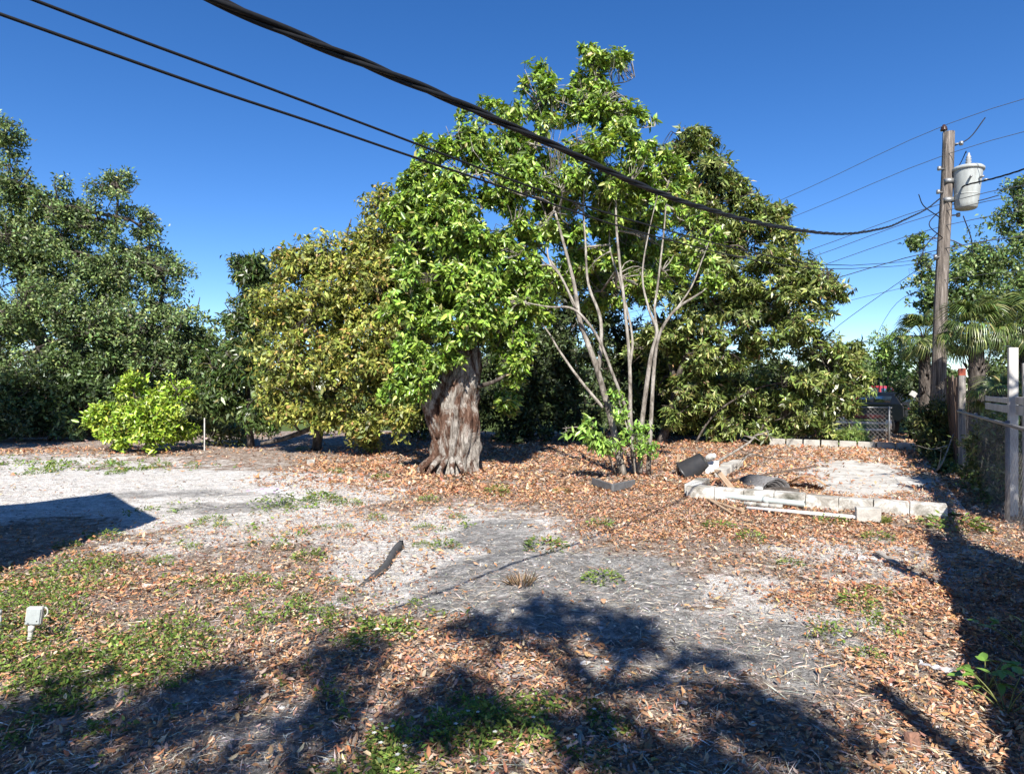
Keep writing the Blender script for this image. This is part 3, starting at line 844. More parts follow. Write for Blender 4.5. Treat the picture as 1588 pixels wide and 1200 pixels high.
lob1 = [ell(*q) for q in [(930, 125, 62, 12.7), (868, 165, 60, 12.6), (965, 195, 66, 12.6), (775, 185, 62, 12.4), (712, 225, 50, 12.2), (820, 235, 75, 12.4), (900, 265, 80, 12.5),
        (760, 280, 75, 12.1), (850, 320, 75, 12.3), (965, 290, 65, 12.7), (800, 370, 55, 12.2), (880, 390, 55, 13.7), (960, 370, 55, 13.7), (830, 450, 48, 13.7), (930, 450, 42, 14.2), (1010, 370, 45, 13.9), (1010, 430, 34, 14.0), (940, 320, 60, 13.4), (875, 330, 50, 12.9), (1010, 310, 40, 12.9), (1060, 330, 40, 12.8), (1090, 390, 32, 12.3), (1040, 275, 38, 12.9), (1100, 440, 20, 11.6), (1050, 415, 30, 12.5), (860, 430, 34, 12.8), (820, 420, 40, 12.5), (800, 480, 36, 12.3), (826, 488, 16, 12.6), (812, 468, 16, 12.0), (1112, 428, 16, 11.5), (1104, 365, 18, 12.1), (840, 480, 26, 12.9), (990, 440, 28, 13.4), (920, 400, 34, 13.2), (920, 90, 30, 12.7), (1000, 250, 40, 12.7), (690, 300, 55, 12.0), (830, 130, 35, 12.6)]]
GREEN = [(.18, .29, .04), (.26, .38, .06), (.11, .185, .035), (.38, .47, .11), (.24, .22, .07)]
tree('pale_stemmed_tree', 'tall bright green tree with many slender pale grey stems from one base', base1, stems, lob1, rg, 7000, 8, .122, .048, GREEN, [.34, .3, .2, .13, .03],
     'bark_pale', sub=12, subr=(.2, .38), whorl=True, shell=.2, thr=.33, twig=.16, droop=.55, net=dict(twig_r=.007, sub_r=.016, n_sub=7, frac=.55, twig_sides=3))

# suckers at its foot
rg = np.random.default_rng(22)
lobs = [ell(*q) for q in [(985, 672, 28, 11.6), (962, 640, 20, 11.6), (1000, 688, 22, 11.5), (952, 690, 16, 11.5), (956, 612, 14, 11.7)]]
tree('sucker_shoots', 'bright green leafy sucker shoots at the foot of the pale-stemmed tree', (2.2, 11.75, 0), [(px_path([(985, 738, 11.75), (980, 690, 11.6), (965, 640, 11.6), (957, 610, 11.7)]), [.02, .015, .006])], lobs, rg, 85, 9, .095, .036,
     [(.2, .36, .06), (.27, .42, .08), (.15, .26, .05)], [.4, .4, .2], 'bark_pale', cat='shoots', stem_name='stem', shell=.1, thr=.2, twig=.12, droop=.4, net=dict(twig_r=.005, sub_r=.008, n_sub=2))
lobs = [ell(*q) for q in [(880, 668, 18, 11.3), (912, 662, 18, 11.3), (925, 680, 18, 11.4), (935, 690, 14, 11.4)]]
tree('low_branch', 'light green leafy low branch reaching left from the pale-stemmed tree', (2.0, 11.9, 0), [(px_path([(955, 735, 11.9), (935, 690, 11.5), (905, 664, 11.3), (872, 664, 11.3)]), [.02, .014, .01, .005])], lobs, rg, 38, 7, .15, .055,
     [(.22, .36, .07), (.28, .42, .1)], [.5, .5], 'bark_pale', cat='shoots', stem_name='stem', shell=.1, thr=.1, twig=.12, droop=.6, net=dict(twig_r=.005, sub_r=.008, n_sub=1))

# --- old tree with the thick flaring trunk
rg = np.random.default_rng(23)
base2 = np.array([-1.17, 12.6, 0.0])
root2 = thing('old_tree', 'old tree with thick flaring pale trunk and broken top, wrapped in bright green leaves', 'tree', base2)
TB = Buf()
seg = 128; zs = np.concatenate([np.linspace(-.1, .5, 20), np.linspace(.54, 2.35, 52)])
a = np.linspace(0, 2 * PI, seg, endpoint=False)
VV = []
for z_ in zs:
    fl_ = 1 + .17 * math.exp(-max(z_, 0) / .12) * (.8 + .5 * np.cos(a * 5 + .6) * .5 + .3 * np.cos(a * 8 + 2) * .5) + .08 * math.exp(-max(z_, 0) / .5)
    dirs = np.stack([np.cos(a), np.sin(a)], 1); rad = np.zeros(seg)
    sw = .06 * math.sin(z_ * 1.7)
    for (cx_, cy_, r_) in ((-.26 + sw, -.06, .27), (.2 + sw, .03, .34), (-.03 - sw, -.24, .22), (.1, .2, .3), (-.15, .15, .3), (.3, -.22, .13), (-.35, -.2 + sw, .12)):
        cd = dirs @ np.array([cx_, cy_]); dd = r_ ** 2 - (cx_ ** 2 + cy_ ** 2 - cd ** 2)
        rad = np.maximum(rad, np.where(dd > 0, cd + np.sqrt(np.maximum(dd, 0)), 0))
    rad = (np.maximum(rad, .3) * .6 + .4 * .42) * fl_ * .84
    q = np.stack([np.cos(a) * 2.2, np.sin(a) * 2.2, np.full(seg, z_ * 1.1)], 1)
    rad = rad + (vnoise(q + 7, 3) - .5) * .14 + (vnoise(q * np.array([3, 3, 1.8]) + 3, 5) - .5) * .13 + (vnoise(q * np.array([7, 7, 4]) + 3, 6) - .5) * .09 + (vnoise(q * np.array([14, 14, 5]) + 3, 8) - .5) * .045
    taper = 1 - smooth(1.5, 2.4, np.array([z_]))[0] * .22
    cx = .04 * z_ + smooth(1.2, 2.3, np.array([z_]))[0] * .16
    VV.append(np.stack([cx + np.cos(a) * rad * taper, np.sin(a) * rad * taper, np.full(seg, z_)], 1))
VV = np.array(VV)
VV[-1, :, 2] += (vnoise(np.stack([np.cos(a) * 3, np.sin(a) * 3, a * 0], 1), 9) - .5) * .35
V = np.vstack([VV.reshape(-1, 3), [[.25, 0, 2.15]]])
i = (np.arange(len(zs) - 1)[:, None] * seg + np.arange(seg)[None, :]); i2 = (np.arange(len(zs) - 1)[:, None] * seg + (np.arange(seg)[None, :] + 1) % seg)
top = (len(zs) - 1) * seg
TB.add(V, np.stack([i, i2, i2 + seg, i + seg], -1).reshape(-1, 4), [(len(V) - 1, top + k, top + (k + 1) % seg) for k in range(seg)])
tube(TB, catmull([(-.2, -.05, .7), (-.36, -.12, 1.2), (-.46, -.14, 1.6), (-.45, -.14, 1.83)], 5), [.2, .19, .17, .13], 14)
for q in range(6):
    an = -2.9 + q * .34 + rg.normal(0, .08); ln = rg.uniform(.5, .72)
    pts = [(math.cos(an) * .35, math.sin(an) * .35, .3), (math.cos(an) * .65, math.sin(an) * .65, .09), (math.cos(an + .1) * ln, math.sin(an + .1) * ln, -.03)]
    tube(TB, catmull(pts, 5), [.07, .04, .012], 8)
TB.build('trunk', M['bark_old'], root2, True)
lob2 = [ell(*q) for q in [(668, 235, 38, 12.2), (655, 290, 40, 12.2), (690, 350, 66, 12.1), (645, 380, 55, 12.1), (735, 400, 66, 12.2), (670, 440, 72, 12.1), (735, 470, 70, 12.1), (640, 480, 52, 12.0),
        (695, 505, 48, 12.0), (780, 500, 52, 12.3), (635, 550, 36, 11.9), (800, 560, 42, 12.4), (615, 600, 34, 12.1), (800, 440, 50, 12.5), (630, 330, 42, 12.3), (680, 560, 26, 11.9), (660, 585, 20, 11.8), (700, 540, 24, 11.9), (785, 620, 26, 13.2), (640, 600, 26, 11.9)]]
P, O, I = crown_points(lob2, 5800, rg, .2, 1.5, .33, 61, 13, (.2, .4))
BB = Buf()
limb_net(BB, [(px_path([(725, 560, 12.6), (735, 480, 12.5), (720, 400, 12.4), (690, 310, 12.3), (668, 240, 12.2)]), [.14, .1, .08, .05, .015]),
              (px_path([(665, 600, 12.5), (650, 540, 12.3), (640, 470, 12.2), (640, 390, 12.2), (650, 300, 12.2)]), [.1, .08, .06, .04, .012]),
              (px_path([(730, 540, 12.6), (770, 500, 12.5), (800, 450, 12.6)]), [.07, .05, .02]),
              (px_path([(740, 600, 12.5), (770, 590, 12.3), (800, 570, 12.3)]), [.05, .035, .012])], P, I, lob2[:-7], rg, sub_r=.016, twig_r=.006, n_sub=3, frac=.4)
BB.V = [v_ - base2 for v_ in BB.V]; BB.build('branches', M['bark_dark'], root2, True)
LB = Buf(); foliage(LB, P, O, rg, 8, .118, .047, GREEN, [.38, .27, .24, .08, .03], twig=.16, droop=.6, whorl=True)
LB.V = [v_ - base2 for v_ in LB.V]; LB.build('crown', M['leaf_glossy'], root2)['kind'] = 'stuff'

# --- broad tree on the right with olive, tufted leaves
rg = np.random.default_rng(24)
OLIVE = [(.145, .195, .048), (.22, .27, .07), (.08, .112, .032), (.38, .41, .15), (.28, .2, .1)]
OLW = [.36, .27, .22, .11, .04]
lob3 = [ell(*q) for q in [(1062, 228, 40, 17.6), (1100, 285, 64, 17.4), (1040, 300, 60, 17.6), (1150, 340, 62, 17.2), (1205, 355, 45, 17.2), (1100, 390, 85, 17.2), (1030, 400, 62, 17.4), (1195, 430, 75, 17.0), (1255, 440, 55, 17.0),
        (1285, 460, 30, 16.9), (1150, 470, 62, 17.2), (1225, 500, 55, 17.0), (1060, 480, 55, 17.6), (1170, 540, 30, 17.6), (1080, 540, 40, 17.8), (1085, 220, 30, 17.6), (990, 420, 60, 18.4), (975, 340, 55, 18.2), (1130, 300, 40, 17.4)]]
lob3 += [ell(*q) for q in [(1290, 555, 46, 17.6), (1330, 590, 30, 17.5), (1240, 590, 50, 17.7), (1060, 560, 40, 18.6), (1030, 590, 34, 18.8), (1110, 600, 40, 18.9), (1150, 640, 36, 18.8), (1000, 540, 40, 19), (1065, 600, 28, 17.5), (1042, 640, 24, 17.8), (1085, 555, 34, 17.3), (1130, 550, 30, 17.5), (1110, 510, 30, 17.2), (1030, 520, 40, 17.8), (1090, 620, 40, 18.2), (1140, 600, 36, 18.2), (1060, 650, 30, 18.6), (1120, 660, 30, 18.4), (1180, 670, 30, 18.2), (1285, 620, 45, 17.7), (1225, 645, 45, 18.0), (1270, 665, 34, 17.9), (1180, 610, 40, 18.4), (1320, 545, 26, 17.7)]]
base3 = np.array([4.15, 18.3, 0])
lim3 = [(px_path([(1024, 690, 18.3), (1040, 640, 18.2), (1052, 590, 18.0), (1070, 520, 17.8), (1080, 440, 17.6), (1090, 350, 17.5), (1070, 250, 17.6)]), [.14, .12, .11, .1, .08, .05, .015]),
        (px_path([(1045, 620, 18.1), (1100, 560, 17.9), (1160, 500, 17.5), (1210, 440, 17.2), (1260, 440, 17.0)]), [.085, .075, .06, .04, .012]),
        (px_path([(1070, 700, 17.9), (1110, 640, 17.9), (1180, 600, 17.9), (1250, 590, 17.7), (1320, 580, 17.6)]), [.03, .028, .025, .02, .008]),
        (px_path([(1048, 600, 18.1), (1030, 520, 18.2), (990, 430, 18.3), (975, 340, 18.2)]), [.1, .07, .045, .012]),
        (px_path([(1030, 660, 18.3), (1100, 625, 18.4), (1170, 615, 18.5), (1230, 640, 18.2)]), [.04, .03, .02, .008]),
        (px_path([(1130, 690, 18.6), (1120, 640, 18.6), (1150, 570, 18.4), (1140, 500, 18.0)]), [.045, .04, .03, .012])]
tree('olive_leaved_tree', 'broad olive-green tree with drooping leaf tufts filling the right, behind the block foundation', base3, lim3, lob3, rg, 10400, 10, .17, .045, OLIVE, OLW, 'bark_dark', simple=True, whorl=True, sub=15, subr=(.22, .42), shell=.3, thr=.34, twig=.2, droop=.6,
     net=dict(twig_r=.008, sub_r=.028, n_sub=5, frac=.5))

# --- yellow-green round tree on the left, and the darker one behind it
rg = np.random.default_rng(25)
YEL = [(.2, .235, .045), (.29, .31, .062), (.12, .15, .035), (.4, .37, .09), (.38, .26, .09)]
lob4 = [ell(*q) for q in [(465, 415, 48, 15.6), (530, 400, 58, 15.6), (590, 375, 50, 15.6), (625, 335, 32, 15.6), (430, 475, 56, 15.4), (505, 480, 75, 15.2), (585, 460, 68, 15.3), (635, 430, 48, 15.5), (450, 560, 62, 15.2), (530, 570, 72, 15.0), (605, 545, 60, 15.2),
        (490, 630, 44, 15.6), (565, 640, 48, 15.4), (430, 625, 38, 15.6), (610, 620, 36, 15.5), (440, 395, 22, 15.7), (570, 680, 20, 15.9), (640, 380, 40, 15.6), (600, 420, 55, 15.2), (620, 500, 50, 14.8), (600, 320, 36, 15.6), (625, 650, 30, 15.2)]]
base4 = np.array([-4.95, 16.6, 0])
lim4 = [(px_path([(490, 700, 16.6), (500, 640, 16.3), (520, 560, 15.9), (530, 480, 15.6), (530, 400, 15.6), (545, 340, 15.7)]), [.13, .11, .09, .07, .04, .012]),
        (px_path([(405, 688, 16.2), (440, 680, 16.3), (490, 660, 16.3), (500, 640, 16.3)]), [.04, .06, .07, .08]),
        (px_path([(500, 640, 16.3), (460, 560, 15.8), (440, 480, 15.6), (440, 400, 15.7)]), [.09, .06, .04, .012]),
        (px_path([(508, 620, 16.2), (570, 540, 15.8), (600, 450, 15.6), (620, 350, 15.6)]), [.09, .06, .04, .012]),
        (px_path([(570, 705, 16.3), (572, 650, 16.0), (590, 580, 15.6)]), [.05, .04, .015])]
tree('yellow_green_tree', 'round yellow-green tree with leaves down to the ground, left of the thick trunk', base4, lim4, lob4, rg, 5400, 13, .12, .05, YEL, [.34, .28, .19, .13, .06], 'bark_dark', leafm='leaf_dull', simple=True, shell=.5, thr=.35, twig=.2, droop=.5, net=dict(sub_r=.022, frac=.45))
# thin shoots standing out of its top
lob5 = [ell(*q) for q in [(395, 425, 40, 16.8), (375, 490, 45, 16.8), (395, 560, 55, 16.8), (345, 575, 38, 16.8), (350, 625, 34, 16.9), (400, 640, 32, 16.9), (330, 600, 24, 16.7), (320, 545, 20, 17)]]
base5 = np.array([-7.0, 17.6, 0])
tree('dark_green_tree', 'dark green tree behind the left side of the yellow-green tree', base5, [(px_path([(390, 694, 17.6), (385, 620, 17.3), (385, 540, 17.1), (390, 430, 16.9)]), [.1, .08, .05, .015]), (px_path([(386, 620, 17.3), (350, 590, 17.0), (335, 560, 16.9)]), [.05, .035, .012])],
     lob5, rg, 1900, 13, .16, .045, [(.07, .115, .03), (.1, .15, .04), (.05, .075, .025), (.2, .2, .06)], [.4, .3, .22, .08], 'bark_dark', simple=True, shell=.5, thr=.36, twig=.2, droop=.6, net=dict(frac=.4))

# --- small bright bush
rg = np.random.default_rng(26)
lob6 = [ell(*q) for q in [(175, 640, 44, 16.5), (215, 610, 36, 16.4), (225, 650, 50, 16.2), (260, 630, 40, 16.4), (180, 675, 32, 16.2), (235, 680, 30, 16.2), (270, 600, 20, 16.8), (295, 605, 17, 16.8), (150, 640, 22, 16.4), (205, 590, 18, 16.5), (275, 665, 26, 16.5)]]
tree('bright_bush', 'low bright yellow-green bush alone on the sand at left', np.array([-9.3, 16.5, 0]), [(px_path([(228, 702, 16.5), (228, 670, 16.5), (215, 630, 16.4), (205, 600, 16.4)]), [.05, .04, .03, .01]), (px_path([(228, 680, 16.5), (255, 640, 16.4), (275, 605, 16.6)]), [.035, .025, .008]), (px_path([(228, 685, 16.5), (190, 660, 16.4), (160, 640, 16.4)]), [.03, .02, .008])],
     lob6, rg, 1000, 12, .105, .05, [(.24, .36, .035), (.32, .43, .05), (.17, .26, .03), (.4, .42, .07)], [.4, .3, .2, .1], 'bark_dark', cat='bush', stem_name='stem', sub=9, subr=(.2, .42), shell=.3, thr=.34, twig=.2, droop=.15, net=dict(sub_r=.012, twig_r=.005, frac=.4))

# --- big oak at the left
rg = np.random.default_rng(27)
OAK = [(.115, .175, .06), (.175, .245, .08), (.06, .095, .038), (.26, .32, .11), (.2, .22, .13)]
lob7 = [ell(*q, sq=(1.0, 1, 1.0)) for q in [(15, 215, 34, 20), (30, 285, 40, 20), (85, 315, 42, 20), (180, 290, 36, 20.5), (150, 345, 40, 20.5), (215, 345, 36, 21), (20, 375, 62, 20), (110, 400, 62, 20.5), (195, 420, 62, 21), (250, 430, 48, 21), (280, 495, 48, 21),
        (305, 520, 32, 21.5), (30, 470, 66, 19.5), (120, 490, 66, 20), (205, 510, 60, 20.5), (265, 560, 48, 21), (180, 580, 48, 20.5), (60, 560, 54, 19.5), (-70, 330, 90, 20), (-90, 480, 90, 20), (10, 600, 42, 19.5), (310, 575, 34, 22), (120, 570, 44, 20.5), (-150, 250, 80, 21), (-60, 590, 60, 19.5), (-10, 560, 50, 20), (15, 520, 50, 20.5), (-20, 620, 40, 20.5), (90, 360, 50, 20.6), (150, 430, 60, 20.8), (60, 430, 60, 20.5), (235, 500, 55, 21), (160, 500, 60, 20.6), (225, 390, 45, 21.3), (50, 340, 45, 20.4), (120, 340, 40, 20.6), (315, 545, 36, 22), (300, 610, 36, 22), (330, 640, 30, 22.5), (255, 620, 40, 21.5)]]
base7 = np.array([-16.0, 23.0, 0])
lim7 = [(px_path([(98, 672, 23), (95, 600, 22.8), (70, 540, 22.2), (40, 460, 21.5), (20, 360, 20.8), (15, 220, 20.2)]), [.4, .34, .24, .14, .06, .015]),
        (px_path([(95, 610, 22.8), (120, 540, 22), (160, 450, 21.3), (180, 350, 20.8), (185, 280, 20.5)]), [.22, .17, .1, .05, .015]),
        (px_path([(110, 570, 22.3), (180, 520, 21.5), (250, 470, 21.2), (300, 520, 21.5)]), [.16, .1, .06, .015]),
        (px_path([(60, 520, 22), (-30, 450, 21), (-100, 350, 20.5), (-150, 250, 20.8)]), [.25, .2, .14, .03])]
tree('oak_tree', 'big spreading dark green oak filling the left edge', base7, lim7, lob7, rg, 9600, 14, .11, .05, OAK, [.36, .27, .2, .12, .05], 'bark_dark', leafm='leaf_dull', sub=17, subr=(.25, .48), clump_tint=.25, shell=.4, thr=.36, ns=1.1, twig=.28, droop=.1, simple=True, net=dict(sub_r=.04, twig_r=.012, n_sub=5, frac=.4))

# --- shaded undergrowth and background
def shrub(label, base, lobes, n, per, L, W, cols, wts, seed, name='shrub', leafm='leaf_dull', cat='shrub', **kw):
    rg = np.random.default_rng(seed)
    base = np.array(base, float)
    limbs = []
    for q in range(4):
        c, r = lobes[int(rg.integers(0, len(lobes)))]
        limbs.append(([base + [rg.normal(0, .1), rg.normal(0, .1), 0], (base + c) / 2 + rg.normal(0, .15, 3), c], [.035, .025, .01]))
    d = dict(shell=.3, thr=.33, twig=.2, droop=.3, simple=True, net=dict(sub_r=.015, twig_r=.006, n_sub=3, frac=.35)); d.update(kw)
    return tree(name, label, base, limbs, lobes, rg, n, per, L, W, cols, wts, 'bark_dark', leafm=leafm, cat=cat, stem_name='stem', **d)
SHADE_GREENS = [(.05, .075, .025), (.07, .1, .03), (.035, .05, .02)]  # leaf greens darkened to stand in for shade under the canopy
shrub('dark shaded shrub behind the thick trunk on its right', (0, 19.5, 0), [ell(*q) for q in [(770, 620, 55, 19.5), (830, 580, 60, 19.8), (810, 650, 45, 19.2), (760, 540, 50, 20), (720, 640, 45, 19.8), (790, 680, 30, 19.2), (740, 600, 45, 20)]], 1000, 13, .15, .06, SHADE_GREENS, [1, 1, 1], 31)
shrub('tall dark shaded shrub behind the pale stems', (2.6, 20, 0), [ell(*q) for q in [(890, 560, 65, 20), (940, 500, 65, 20), (900, 640, 50, 19.8), (960, 600, 55, 20.2), (870, 490, 55, 20.2), (940, 430, 50, 20), (1000, 540, 50, 20.5), (880, 420, 50, 20.3), (840, 640, 45, 19.8), (980, 660, 45, 20.2), (920, 680, 30, 19.6), (830, 530, 50, 20.3), (1040, 600, 40, 20.6), (1000, 620, 40, 20.3), (1040, 520, 40, 20.6), (860, 600, 45, 20.1)]], 2500, 13, .16, .06, SHADE_GREENS, [1, 1, 1], 32)
shrub('dark shaded shrub behind the trunk of the olive-leaved tree', (5.2, 21.6, 0), [ell(*q) for q in [(1020, 640, 44, 21.6), (1070, 600, 46, 21.8), (1060, 650, 40, 21.2), (1110, 640, 44, 21.6), (1010, 580, 46, 22), (1120, 590, 36, 22), (1090, 670, 30, 21)]], 950, 13, .16, .06, SHADE_GREENS, [1, 1, 1], 51)
shrub('dark shaded shrub behind the far block wall, left of the grassy weeds', (8.4, 21.4, 0), [ell(*q) for q in [(1160, 640, 44, 21.5), (1210, 600, 46, 21.4), (1220, 655, 40, 21), (1180, 590, 44, 21.8), (1260, 640, 30, 20.4)]], 620, 13, .16, .06, SHADE_GREENS, [1, 1, 1], 52)
shrub('dark shaded shrub low between the yellow-green tree and the thick trunk', (-3.0, 19.5, 0), [ell(*q) for q in [(640, 640, 45, 19.5), (600, 600, 50, 19.8), (680, 590, 50, 19.8), (650, 530, 50, 20)]], 520, 13, .15, .06, SHADE_GREENS, [1, 1, 1], 33)
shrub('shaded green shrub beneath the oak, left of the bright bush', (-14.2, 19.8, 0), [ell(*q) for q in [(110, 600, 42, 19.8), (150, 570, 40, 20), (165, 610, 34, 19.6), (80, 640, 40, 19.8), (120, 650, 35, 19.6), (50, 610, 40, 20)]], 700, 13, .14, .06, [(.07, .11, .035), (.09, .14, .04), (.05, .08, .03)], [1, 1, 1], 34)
shrub('dark hedge shrub at the far left edge under the oak', (-16.2, 19.4, 0), [ell(*q) for q in [(0, 640, 45, 19.4), (30, 660, 36, 19.2), (-50, 630, 50, 19.4), (-20, 590, 40, 19.6)]], 520, 13, .13, .06, [(.06, .09, .035), (.08, .11, .04)], [1, 1], 35)  # hedge greens kept dark in place of shade below the oak
shrub('straggly weedy shrub right of the bright bush beside a white stake', (-8.2, 18.2, 0), [ell(*q) for q in [(310, 650, 30, 18.2), (340, 665, 28, 18), (290, 665, 24, 18), (365, 675, 24, 17.8), (330, 630, 24, 18.4)]], 300, 10, .11, .045, [(.14, .17, .05), (.2, .2, .07), (.1, .12, .04)], [1, .6, 1], 36, thr=.42)
shrub('leafy tree rising behind the utility pole at right', (15.3, 21.5, 0), [ell(*q) for q in [(1530, 400, 52, 21.5), (1580, 350, 50, 22), (1480, 430, 44, 21.2), (1560, 460, 60, 21), (1500, 480, 50, 21), (1430, 420, 26, 21), (1445, 465, 34, 21), (1620, 420, 70, 22), (1570, 300, 30, 22), (1630, 320, 50, 22), (1420, 375, 16, 21)]], 2100, 12, .12, .06,
      [(.10, .16, .045), (.14, .2, .055), (.07, .11, .035), (.2, .25, .09)], [.4, .3, .2, .1], 37, name='background_tree', cat='tree', thr=.41, ns=1.0, shell=.4)
shrub('feathery light green tree top left of the palms, far behind', (14.4, 25, 0), [ell(*q) for q in [(1375, 530, 26, 25), (1395, 550, 30, 25), (1365, 555, 20, 25), (1400, 590, 30, 25)]], 360, 12, .14, .04, [(.16, .26, .06), (.22, .32, .08)], [1, 1], 38, name='background_tree', cat='tree')
shrub('dark tangled weeds at the foot of the utility pole', (9.6, 14.8, 0), [ell(*q) for q in [(1450, 690, 30, 14.8), (1465, 650, 32, 14.9), (1440, 655, 26, 15.2), (1480, 700, 22, 14), (1440, 715, 18, 14.2)]], 460, 12, .13, .03, [(.07, .1, .03), (.11, .14, .045), (.16, .16, .07)], [1, 1, .4], 39, cat='weeds')
shrub('light green grassy weeds behind the left end of the far block wall', (9.2, 17.8, 0), [ell(*q) for q in [(1325, 672, 18, 17.6), (1310, 680, 14, 17.6), (1340, 685, 12, 17.4)]], 150, 10, .16, .02, [(.2, .3, .07), (.26, .34, .1)], [1, 1], 40, cat='weeds', droop=-.3)
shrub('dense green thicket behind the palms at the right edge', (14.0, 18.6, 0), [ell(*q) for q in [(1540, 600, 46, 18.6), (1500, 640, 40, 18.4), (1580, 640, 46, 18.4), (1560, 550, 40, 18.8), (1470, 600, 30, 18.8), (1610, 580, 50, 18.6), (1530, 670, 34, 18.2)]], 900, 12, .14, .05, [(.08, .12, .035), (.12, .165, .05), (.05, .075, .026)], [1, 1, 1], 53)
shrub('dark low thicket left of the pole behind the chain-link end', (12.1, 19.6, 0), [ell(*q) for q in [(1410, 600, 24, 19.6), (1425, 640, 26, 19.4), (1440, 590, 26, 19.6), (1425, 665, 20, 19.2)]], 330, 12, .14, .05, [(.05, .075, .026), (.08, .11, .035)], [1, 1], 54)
shrub('climbing weeds tangled through the chain-link at the right edge', (7.3, 9.8, 0), [ell(*q) for q in [(1535, 700, 34, 9.9), (1545, 740, 28, 9.5), (1525, 670, 26, 10.2), (1560, 680, 26, 9.6), (1570, 740, 26, 9.0), (1520, 730, 22, 10.2), (1590, 700, 26, 9.0), (1540, 660, 20, 9.7), (1550, 770, 20, 8.9), (1515, 690, 20, 10.6)]], 900, 10, .075, .03, [(.13, .17, .045), (.24, .24, .1), (.09, .12, .035), (.35, .29, .18)], [1, .6, 1, .4], 41, cat='weeds')
shrub('dark weeds under the brown plank fence at right', (8.1, 12.0, 0), [ell(*q) for q in [(1470, 735, 18, 12.2), (1500, 745, 16, 11.6), (1450, 740, 14, 12.3), (1520, 755, 15, 11.2)]], 170, 10, .1, .035, [(.08, .12, .035), (.12, .16, .05)], [1, 1], 42, cat='weeds')
for q, (xx, yy, ww, hh, lab) in enumerate([(-22, 40, 9, 6.5, 'left end'), (-5, 43, 9, 5.5, 'left of the middle'), (4, 48, 8, 6.0, 'in the middle'), (14, 46, 8, 4.6, 'right of the middle'), (26, 47, 8, 4.6, 'behind the palms'), (38, 40, 8, 6.5, 'right end')]):
    shrub('distant hazy green tree clump beyond the lawn, ' + lab, (xx, yy, 0), [(np.array([xx + dx * ww * .5, yy, hh * hz]), np.array([ww * .38, 2.2, hh * .42])) for dx, hz in ((-1, .45), (-.4, .6), (.2, .5), (.8, .45), (0, .35))], 800, 12, .32, .2, [(.07, .11, .04), (.1, .14, .05)], [1, 1], 43 + q, name='distant_trees', cat='tree', net=dict(frac=.1, n_sub=2))

# --- tree standing behind the photographer: only its shade falls into the picture
rg = np.random.default_rng(28)
lob8 = [(np.array(c), np.array(r)) for c, r in [((-2.6, -3.8, 5.5), (1.2, 1.1, 1.0)), ((-4.3, -4.3, 4.8), (1.2, 1.1, 1.0)), ((-1.2, -3.9, 5.6), (1.1, 1.0, .9)), ((.3, -3.5, 7.2), (.3, .3, .25)), ((.75, -3.5, 6.8), (.3, .3, .22)), ((1.15, -3.6, 6.6), (.28, .3, .2)), ((-.2, -3.5, 6.9), (.25, .25, .2)), ((.6, -3.7, 6.0), (.6, .6, .35)), ((1.35, -3.8, 6.2), (.3, .3, .25)), ((-.6, -3.4, 4.6), (1.1, 1.0, .8)), ((-2.0, -3.6, 4.3), (1.2, 1.0, .7)), ((-3.6, -3.9, 4.2), (1.2, 1.0, .7)), ((1.25, -4.1, 5.8), (.55, .6, .5)), ((.9, -4.2, 5.0), (.8, .9, .7)), ((-.3, -3.7, 6.2), (.4, .4, .3)), ((-1.7, -3.7, 6.3), (.35, .4, .25)), ((-1.0, -3.7, 6.6), (.28, .3, .2)), ((.3, -4.2, 4.0), (1.0, .8, .6)), ((-5.2, -4.6, 4.2), (1.1, 1.0, .9))]]
tree('shade_tree', 'leafy tree behind the viewer casting the foreground shade', np.array([-1.8, -4.6, 0]), [([(-1.8, -4.6, 0), (-1.7, -4.4, 2), (-1.6, -4.0, 3.8), (-1.5, -3.8, 5.4)], [.22, .18, .12, .03]), ([(-1.7, -4.3, 2.4), (-3, -3.9, 4), (-4.4, -3.7, 5)], [.12, .08, .02]), ([(-1.65, -4.2, 2.9), (-.4, -3.9, 4.4), (.5, -3.6, 6.2)], [.11, .07, .02])],
     lob8, rg, 1650, 13, .13, .06, GREEN, [1, 1, 1, .3, .1], 'bark_dark', sub=12, subr=(.22, .45), ns=.7, shell=.1, thr=.36, twig=.26, simple=True)

rg = np.random.default_rng(29)
lob9 = [(np.array(c), np.array(r)) for c, r in [((6.5, 4.0, 4.0), (.7, 1.0, .9)), ((7.6, 4.2, 5.2), (1.0, 1.2, 1.3)), ((8.8, 4.4, 6.6), (1.2, 1.3, 1.3)), ((10.0, 4.5, 8.0), (1.3, 1.3, 1.3)), ((11.2, 4.5, 7.0), (1.3, 1.3, 1.6)), ((9.6, 4.4, 5.6), (1.2, 1.2, 1.0))]]
tree('neighbour_tree', 'leafy tree in the next garden, outside the right of the picture', np.array([9.2, 3.6, 0]), [([(9.2, 3.6, 0), (9.2, 3.8, 3), (9.5, 4.2, 6), (9.8, 4.4, 8)], [.2, .16, .1, .03]), ([(9.2, 3.8, 2.6), (8, 4, 4), (6.7, 4, 4.2)], [.1, .06, .02])], lob9, rg, 1500, 12, .15, .07, GREEN, [1, 1, 1, .3, .1], 'bark_dark', shell=.1, thr=.3, twig=.26, simple=True)
lob10 = [(np.array(c), np.array(r)) for c, r in [((-14.6, 10, 8.0), (1.5, 1.5, 1.2)), ((-16.6, 10, 8.4), (1.8, 1.5, 1.5)), ((-18.8, 10, 8.6), (1.8, 1.5, 1.6)), ((-16, 10.4, 9.6), (2.2, 1.5, 1.2)), ((-13.6, 10.4, 8.6), (1.0, 1.2, .8))]]
